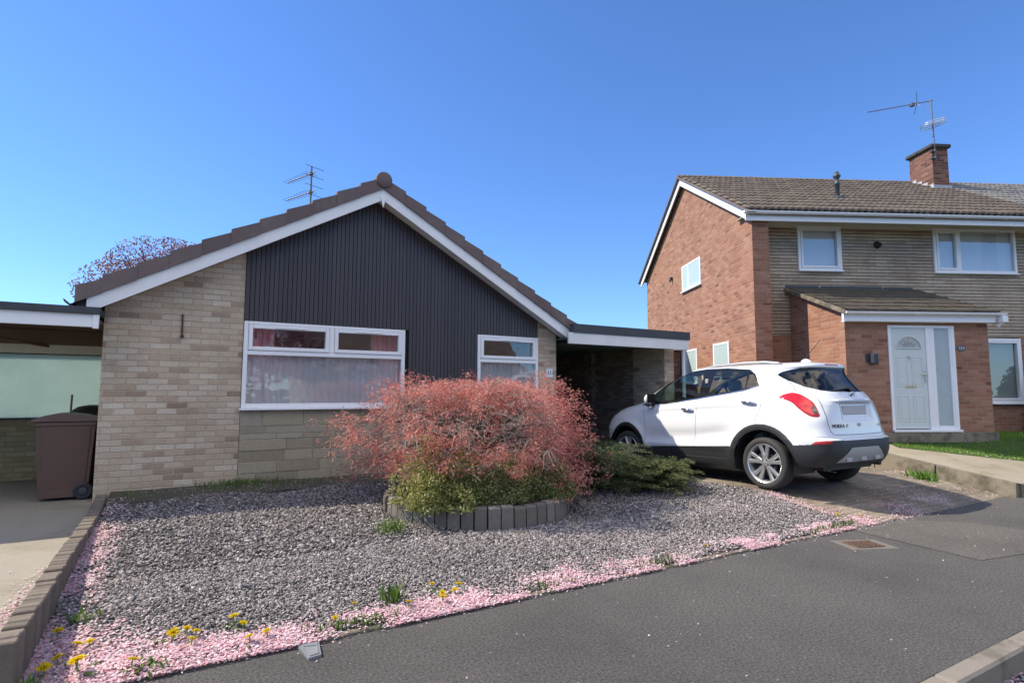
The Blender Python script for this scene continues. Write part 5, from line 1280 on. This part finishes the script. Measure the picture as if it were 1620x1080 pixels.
# bin and things in the left carport
bx, by, bz = -1.14, 9.0, float(zl(9.0))
bn = thing('wheelie_bin', 'brown two wheeled bin with a domed lid in the left carport', 'bin', (bx, by, bz))
mb = MB(); zb0, zb1 = bz + .03, bz + .93
def ring4(hx0, hx1, hy, z): return [(bx + hx0, by - hy, z), (bx + hx1, by - hy, z), (bx + hx1, by + hy, z), (bx + hx0, by + hy, z)]
R0 = ring4(-.235, .235, .24, zb0); R1 = ring4(-.30, .285, .28, zb1); Rm = ring4(-.245, .245, .247, zb0 + .12)
mb.add(R0 + R1, [[0, 3, 2, 1], [0, 1, 5, 4], [1, 2, 6, 5], [2, 3, 7, 6], [3, 0, 4, 7], [4, 5, 6, 7]])
mb.bbox(bx - .235, bx + .15, by - .262, by - .245, zb0, zb0 + .1, .008)
mb.add([(bx - .20, by - .253, zb0 + .1), (bx + .20, by - .253, zb0 + .1), (bx + .235, by - .283, zb1 - .06), (bx - .245, by - .283, zb1 - .06), (bx - .22, by - .24, zb0 + .06), (bx + .22, by - .24, zb0 + .06), (bx + .27, by - .27, zb1), (bx - .28, by - .27, zb1)], [[0, 1, 2, 3], [4, 5, 1, 0], [5, 6, 2, 1], [6, 7, 3, 2], [7, 4, 0, 3]])
mb.bbox(bx - .31, bx + .295, by - .295, by + .295, zb1 - .05, zb1 + .012, .012)
mb.build('body', M['binbrown'], bn)
mb = MB(); nx_ = 12
for k in range(nx_):
    x0 = bx - .35 + .70 * k / nx_; x1 = bx - .35 + .70 * (k + 1) / nx_; z0 = zb1 + .02 + .085 * math.sin(math.pi * (k / nx_) ** .8) ; z1 = zb1 + .02 + .085 * math.sin(math.pi * ((k + 1) / nx_) ** .8)
    mb.add([(x0, by - .31, zb1 + .013), (x1, by - .31, zb1 + .013), (x1, by - .30, z1), (x0, by - .30, z0), (x0, by + .31, zb1 + .013), (x1, by + .31, zb1 + .013), (x1, by + .30, z1), (x0, by + .30, z0)], [[0, 1, 2, 3], [3, 2, 6, 7], [5, 4, 7, 6]])
mb.tube([(bx + .35, by - .26, zb1 + .02), (bx + .35, by + .26, zb1 + .02)], .018, 8); mb.bbox(bx - .39, bx - .33, by - .12, by + .12, zb1 - .0, zb1 + .03, .008)
mb.build('lid', M['binbrown'], bn)
for s in (-1, 1):
    mb = MB(); mb.lathe([(.001, s * .03), (.05, s * .032), (.055, s * .026), (.085, s * .028), (.10, s * .018), (.10, -s * .018), (.001, -s * .02)], (bx + .20, by + s * .275, bz + .10), 'y', 24); wb = mb.build('wheel', M['black'], bn)
    mb = MB(); mb.lathe([(.001, s * .036), (.035, s * .035), (.045, s * .03)], (bx + .20, by + s * .275, bz + .10), 'y', 16); mb.build('hub', M['darkmetal'], wb)
bb = MB(); bb.lathe([(.30, float(zl(10.3))), (.31, .9), (.30, 1.10), (.27, 1.2), (.18, 1.265), (.06, 1.29), (.001, 1.292)], (-1.06, 10.35, 0), 'z', 24)
tag(bb.build('covered_barrel', M['bag'], smooth=True, org=Vector((-1.06, 10.35, .19))), 'round dark brown covered barrel standing behind the brown bin', 'barrel')
for px, h, l in ((-1.36, 1.44, 'left'), (-.90, 1.24, 'right')):
    mb = MB(); mb.tube([(px, 10.55, .19), (px + .01, 10.6, h)], .014, 6); tag(mb.build('garden_cane', M['cane'], org=Vector((px, 10.55, .19))), 'pale bamboo cane standing upright just %s of the covered barrel' % l, 'cane')
# brick edging wall
mb = MB(); v = 3.66; ew = .105
while v < 8.25:
    L_ = .068 + random.uniform(-.004, .004); c = -.665 - .012 * max(0, v - 7) * 3.0 + random.uniform(-.005, .005); zt_ = .298 + random.uniform(-.008, .008); mb.bbox(c - ew / 2, c + ew / 2, v, v + L_, -.06, zt_, .007); v += L_ + .008
tag(mb.build('brick_edging', M['edging'], org=Vector((-.665, 5.9, 0))), 'low edging wall of old bricks on end between the gravel and the left drive', 'edging')
# covers in the pavement
cv = thing('stopcock_cover', 'rusty iron stopcock cover set in a worn concrete surround in the pavement', 'cover', (5.95, 3.25, .0))
ca = Matrix.Rotation(-.15, 3, 'Z')
def rbox(mb, c, hx, hy, z0, z1, a, ch=.004):
    k = len(mb.v); mb.bbox(-hx, hx, -hy, hy, z0, z1, ch); ca_, sa_ = math.cos(a), math.sin(a)
    for i in range(k, len(mb.v)): x, y, z = mb.v[i]; mb.v[i] = (c[0] + x * ca_ - y * sa_, c[1] + x * sa_ + y * ca_, z)
mb = MB(); rbox(mb, (5.95, 3.24), .24, .17, -.02, .005, -.42, .004); mb.build('surround', M['coverframe'], cv)
mb = MB(); rbox(mb, (5.93, 3.24), .15, .11, -.02, .014, -.35)
for i in range(6): 
    for j in range(4): 
        x, y = -.115 + i * .046, -.066 + j * .044; rbox(mb, (5.93 + x * math.cos(.35) + y * math.sin(.35), 3.24 - x * math.sin(.35) + y * math.cos(.35)), .016, .014, .012, .019, -.35, .003)
mb.build('lid', M['rust'], cv)
cv = thing('utility_cover', 'small grey tapered plastic utility cover at the pavement edge', 'cover', (.73, 3.54, .0))
MB().prism([(.672, 3.665), (.795, 3.625), (.772, 3.452), (.70, 3.44)], -.02, .016, 2).build('frame', M['greycover'], cv)
mb = MB(); mb.prism([(.686, 3.648), (.780, 3.616), (.762, 3.468), (.709, 3.457)], .0, .021, 2); mb.prism([(.70, 3.60), (.765, 3.58), (.763, 3.57), (.70, 3.59)], .0, .025, 2); mb.build('lid', M['greycover'], cv)
# ---------------------------------------------------------------- dandelions
dproto = thing('dandelion', 'x', 'flower', (0, 0, 0))
mb = MB(); mb.tube([(0, 0, 0), (.006, .004, .05), (.004, .008, .10)], .0035, 6); mb.build('stem', M['stem'], dproto)
nf_ = 130; a = RNG.uniform(0, 6.283, nf_); e = RNG.uniform(.05, 1.45, nf_); d = np.stack([np.cos(a) * np.cos(e), np.sin(a) * np.cos(e), np.sin(e)], 1)
V, F = quads(np.array([.004, .008, .098]) + d * np.array([.013, .013, .011]), d, np.cross(d, rdir(nf_)), .027, .0085, .1); npmesh('flower_head', V, F, M['dandelion'], dproto, False, False)
V = []; F = []
for k in range(4):
    an_ = k * 1.6; o = Vector((math.cos(an_), math.sin(an_), 0)); sd = Vector((-o.y, o.x, 0)); k0 = len(V)
    for i, (r, z, w_) in enumerate(((.0, .005, .002), (.02, .014, .005), (.04, .016, .007), (.052, .012, .006), (.062, .006, .001))): V += [tuple(o * r + sd * w_ + Vector((0, 0, z))), tuple(o * r - sd * w_ + Vector((0, 0, z)))]
    F += [[k0 + 2 * i, k0 + 2 * i + 1, k0 + 2 * i + 3, k0 + 2 * i + 2] for i in range(4)]
npmesh('leaves', np.array(V), np.array(F), M['weed'], dproto, False, False)
G1 = 'yellow dandelion in the pink petals beside the near end of the brick edging'
G2 = 'yellow dandelion at the gravel edge just left of the small grey utility cover'
G3 = 'yellow dandelion at the gravel edge between the utility cover and the tall groundsel weed'
G4 = 'yellow dandelion in the pink petals to the right of the tall groundsel weed'
G5 = 'small yellow dandelion in the petals at the far right corner of the gravel'
DPOS = [(-.54, 4.26, G1, 1), (-.42, 4.03, G1, 1), (-.36, 4.07, G1, .9), (-.47, 3.93, G1, 1), (-.53, 3.81, G1, 1.2), (-.37, 3.80, G1, 1.5), (-.14, 3.73, G1, 1),
        (.03, 3.96, G2, 1.2), (.1, 3.98, G2, .95), (.16, 3.93, G2, .9), (.13, 3.83, G2, .9), (.37, 4.04, G2, 1.15), (.41, 3.95, G2, .9), (.43, 3.74, G2, .9), (.53, 3.78, G2, .8),
        (.93, 3.80, G3, .75), (1.09, 3.95, G3, .7), (1.42, 3.80, G4, .95), (1.66, 3.77, G4, 1.0), (1.69, 3.86, G4, .9), (1.68, 4.02, G4, .8), (1.83, 3.90, G4, 1.0), (1.79, 3.86, G4, .9), (6.72, 3.95, G5, .8), (6.95, 3.82, G5, .7), (4.35, 3.80, 'lone yellow dandelion in the petals along the middle of the pavement edge', .8)]
for i, (x, y, lab, sc) in enumerate(DPOS):
    r = dproto if i == 0 else dproto.copy()
    if i: COL.objects.link(r)
    r.location = (x, y, float(zg(y))); r.rotation_euler = (random.uniform(.05, .45), random.uniform(-.25, .25), random.uniform(0, 6.28)); sc *= 1.15; r.scale = (sc * 1.1, sc * 1.1, sc * .55 * random.uniform(.75, 1.0)); r['label'] = lab; r['group'] = lab.replace('yellow dandelion', 'yellow dandelions', 1)
    if i:
        for ch in list(dproto.children): c = ch.copy(); COL.objects.link(c); c.parent = r
# ---------------------------------------------------------------- gravel stones, petals, grass (uncountable)
OCT = np.array([[1, 0, 0], [-1, 0, 0], [0, 1, 0], [0, -1, 0], [0, 0, 1], [0, 0, -1]], float); OF = np.array([[0, 2, 4], [2, 1, 4], [1, 3, 4], [3, 0, 4], [2, 0, 5], [1, 2, 5], [3, 1, 5], [0, 3, 5]])
def stones(n, u0, u1, v0, v1, r0, r1):
    U = RNG.uniform(u0, u1, n); V_ = RNG.uniform(v0, v1, n)
    k = ((U - PCx) ** 2 + (V_ - PCy) ** 2 > (PR + .01) ** 2) & ((V_ < 7.78 + .12 * np.sin(U * 4)) | (U > 2.9)); U, V_ = U[k], V_[k]; n = len(U)
    r = RNG.uniform(r0, r1, n) * (1 + .7 * (RNG.random(n) > .93)); A = OCT[None] * (1 + RNG.uniform(-.32, .32, (n, 6, 1))) + RNG.normal(size=(n, 6, 3)) * .18
    A *= (r[:, None] * np.stack([RNG.uniform(.75, 1.35, n), RNG.uniform(.75, 1.2, n), RNG.uniform(.42, .72, n)], 1))[:, None]
    q = RNG.uniform(0, 6.283, n); c, s = np.cos(q), np.sin(q); X = A[..., 0] * c[:, None] - A[..., 1] * s[:, None]; Y = A[..., 0] * s[:, None] + A[..., 1] * c[:, None]
    t = RNG.normal(size=n) * .4; c, s = np.cos(t)[:, None], np.sin(t)[:, None]; Z = A[..., 2]; Y, Z = Y * c - Z * s, Y * s + Z * c
    B = np.stack([X + U[:, None], Y + V_[:, None], Z + (zg2(U, V_) - .008 + RNG.uniform(-.004, .012, n))[:, None]], -1)
    return B.reshape(-1, 3), (OF[None] + 6 * np.arange(n)[:, None, None]).reshape(-1, 3)
Va, Fa = stones(46000, -.62, 4.2, 3.72, 5.1, .0075, .0145); Vb, Fb = stones(60000, -.62, 6.70, 4.6, 8.45, .0095, .0165); Vc, Fc = stones(14000, 4.0, 6.70, 3.72, 5.0, .009, .015)
Vs = np.concatenate([Va, Vb, Vc]); Fs = np.concatenate([Fa, Fb + len(Va), Fc + len(Va) + len(Vb)])
npmesh('gravel', Vs, Fs, M['gravel'], None, True, False)['kind'] = 'stuff'
def petals(name, pts, mat, size, label=None):
    n = len(pts); D_ = rdir(n); D_[:, 2] *= .22; N = rdir(n) * .42; N[:, 2] += 1; N[:, 0] -= .18; V, F = quads(pts, D_, N, RNG.uniform(size[0], size[1], n), RNG.uniform(size[0] * .7, size[1] * .8, n), RNG.uniform(-.1, .3)); o = npmesh(name, V, F, M[mat], None, False, False); o['kind'] = 'stuff'; return o
def scatter(n, u0, u1, v0, v1, prob, zf, zj=(.006, .022)):
    U = RNG.uniform(u0, u1, n); V_ = RNG.uniform(v0, v1, n); P2 = np.stack([U, V_], 1); k = RNG.random(n) < prob(U, V_, P2)
    return np.stack([U, V_, (zg2(U, V_) if zf is zg else zf(V_)) + RNG.uniform(*zj, n)], 1)[k]
cl2 = lambda P2, f, s: np.clip(.5 + .8 * vnoise(P2, f, s), 0, 1.2)
A_ = scatter(300000, -.62, 7.0, 3.63, 4.9, lambda U, V_, P: np.exp(-(np.maximum(0, V_ - 3.80) / (.06 + .20 * np.exp(-((U + .35) / .40) ** 2) + .07 * np.exp(-((U - 3.2) / 1.2) ** 2))) ** 1.5) * np.clip(.27 + .6 * vnoise(P, 9, 1) + .85 * vnoise(P, 2.6, 21) + .45 * np.exp(-((U + .2) / .7) ** 2), 0.03, 1), zg)
B_ = scatter(34000, -.61, -.36, 3.7, 8.0, lambda U, V_, P: np.exp(-(U + .61) / .09) * np.clip((8.2 - V_) / 3.5, .1, 1) * cl2(P, 5, 2) * 1.3, zg)
petals('fallen_petals', np.concatenate([A_, B_]), 'petal', (.014, .027))
A_ = scatter(130000, -.6, 6.7, 3.75, 8.3, lambda U, V_, P: (.26 + .40 * np.clip((U - 2.4) / 3, 0, 1) + .28 * np.exp(-np.maximum(0, V_ - 3.8) / .5)) * np.clip(cl2(P, 3, 5), 0, 1) * .75 * (((U - PCx) ** 2 + (V_ - PCy) ** 2) > 1.5), zg, (.010, .028))
petals('scattered_petals', A_, 'petalpale', (.009, .016))
A_ = scatter(60000, 6.1, 9.8, 3.62, 4.9, lambda U, V_, P: (np.exp(-np.abs(V_ - (3.74 + .0 * U)) / .10) * .8 * (U < 8.4) + .9 * np.exp(-np.abs(U - 6.75) / .10) * (V_ > 4.0) * .8 + .25 * np.exp(-((U - 8.6) / .9) ** 2) * np.exp(-((V_ - 4.0) / .28) ** 2)) * cl2(P, 6, 7), zd, (.004, .012))
B_ = scatter(6000, 9.3, 10.5, 3.7, 5.2, lambda U, V_, P: .5 * np.exp(-(10.5 - U) / .25) * cl2(P, 5, 9), zd, (.004, .012))
petals('drive_petals', np.concatenate([A_, B_]), 'petal', (.012, .024))
A_ = scatter(260, -1, 14, 1.65, 3.65, lambda U, V_, P: .9 + 0 * U, lambda V_: V_ * 0, (.006, .010)); B_ = scatter(5000, -.4, 9, 3.52, 3.68, lambda U, V_, P: np.exp(-(3.68 - V_) / .03) * .6, lambda V_: V_ * 0, (.004, .014))
petals('pavement_petals', np.concatenate([A_, B_]), 'petalpale', (.010, .020))
A_ = scatter(9000, 2.5, 6.5, 1.15, 1.5, lambda U, V_, P: np.exp(-(1.49 - V_) / .12) * cl2(P, 5, 3), lambda V_: V_ * 0 - .125, (.004, .02)); petals('gutter_petals', A_, 'petal', (.012, .024))
A_ = scatter(5000, -1.5, -.72, 4.6, 5.9, lambda U, V_, P: np.exp(-np.abs(U + .80 - .14 * (V_ - 5.6)) / .05) * cl2(P, 5, 8) * 1.2, zl, (.004, .014)); petals('concrete_petals', A_, 'petal', (.014, .024))
def grass(name, pts, h, mat, wd=.004):
    n = len(pts); a = RNG.uniform(0, 6.283, n); hh = RNG.uniform(h[0], h[1], n); o = np.stack([np.cos(a), np.sin(a), 0 * a], 1); sd = np.stack([-o[:, 1], o[:, 0], 0 * a], 1); ln = RNG.uniform(.1, .6, n)[:, None]
    b0 = pts - sd * wd; b1 = pts + sd * wd; m0 = pts + o * hh[:, None] * ln * .4 + [0, 0, 1] * hh[:, None] * .6; tp = pts + o * hh[:, None] * ln + np.array([0, 0, 1.0]) * hh[:, None]
    V = np.stack([b0, b1, m0 + sd * wd * .8, tp, m0 - sd * wd * .8], 1).reshape(-1, 3); k = np.arange(n)[:, None] * 5; F = [np.concatenate([k, k + 1, k + 2, k + 4], 1), np.concatenate([k + 4, k + 2, k + 3], 1)]
    o_ = npmesh(name, V, F, M[mat], None, False, False); o_['kind'] = 'stuff'; return o_
n = 60000; U = RNG.uniform(11.3, 17.5, n); V_ = RNG.uniform(2.9, 7.5, n); k = (((U - 12.2) * .63 + (V_ - 5.2) * .77 > -.22) & ((U - 12.2) * .63 + (V_ - 5.2) * .77 < 2.3) & ((U - 12.2) * .77 - (V_ - 5.2) * .63 > -.76)); U, V_ = U[k], V_[k]; grass('grass', np.stack([U, V_, zlawn(U, V_) - .01], 1), (.03, .075), 'grass', .0035)
A_ = scatter(3000, 12.0, 14.5, 3.6, 5.6, lambda U, V_, P: np.exp(-np.abs((U - 12.2) * .63 + (V_ - 5.2) * .77 + .2) / .06) * .5, lambda V_: V_ * 0, (0, 0)); A_[:, 2] = zlawn(A_[:, 0], A_[:, 1]) + .04; petals('lawn_petals', A_, 'petalpale', (.015, .028))
n = 9000; U = RNG.uniform(-.6, 2.6, n); V_ = RNG.uniform(7.95, 8.46, n); k = (cl2(np.stack([U, V_], 1), 3, 4) ** 2 * (np.exp(-(8.46 - V_) / .10) * .55 + .10) * np.clip(vnoise(np.stack([U, V_], 1), 2.2, 40) + .45, 0, 1) > RNG.random(n)); grass('wall_foot_weeds', np.stack([U[k], V_[k], zg(V_[k]) + .01], 1), (.02, .09), 'weed', .005)
n = 7000; U = RNG.uniform(6.3, 10.5, n); V_ = RNG.uniform(3.7, 6.6, n); P2 = np.stack([U, V_], 1); k = ((np.exp(-np.abs(U - 6.72) / .06) * .8 + .35 * np.exp(-np.abs(U - 10.4) / .12) + .12 * (np.abs((V_ * 5) % 1 - .5) < .04)) * np.clip(cl2(P2, 4, 6) - .25, 0, 1) > RNG.random(n)); grass('drive_weeds', np.stack([U[k], V_[k], np.where(U[k] < 6.72, zg(V_[k]), zd(V_[k]))], 1), (.012, .045), 'weed', .005)
n = 2500; U = RNG.uniform(-.5, 7, n); V_ = RNG.normal(3.73, .03, n); k = np.clip(cl2(np.stack([U, V_], 1), 4, 16) - .55, 0, 1) > RNG.random(n) * .6; grass('edge_weeds', np.stack([U[k], V_[k], zg(V_[k])], 1), (.02, .07), 'weed', .005)
# ================================================================ ACROSS THE STREET (seen only mirrored in the panes)
tree('cherry_tree', 'pink cherry tree in blossom across the street, mirrored in the large bungalow window', (-2.5, -9.5, 0), 6.5, (-2.5, -9.5, 4.2), (2.9, 2.6, 2.4), 9000, 'blossom', (.12, .22), (.10, .16), .35, 21, 12)
tree('cherry_tree', 'second pink cherry tree in blossom across the street, nearer the bend', (3.2, -10.5, 0), 6.0, (3.2, -10.5, 3.9), (2.6, 2.4, 2.2), 8000, 'blossom', (.12, .22), (.10, .16), .3, 22, 12)
oh = thing('opposite_house', 'buff brick house across the street, mirrored in the bungalow panes', 'house', (12, -17, 0))
MB().box(6, 20, -22, -16, 0, 3.0).build('wall', M['buff'], oh)
mb = MB(); mb.prism([(-23, 2.9), (-15.4, 2.9), (-19, 5.6)], 5.6, 20.4, 0); mb.build('roof', M['verge'], oh)
mb = MB(); mb.box(8, 10.5, -15.995, -15.95, 1.0, 2.3); mb.box(14, 16.5, -15.995, -15.95, 1.0, 2.3); mb.build('window', M['white'], oh)
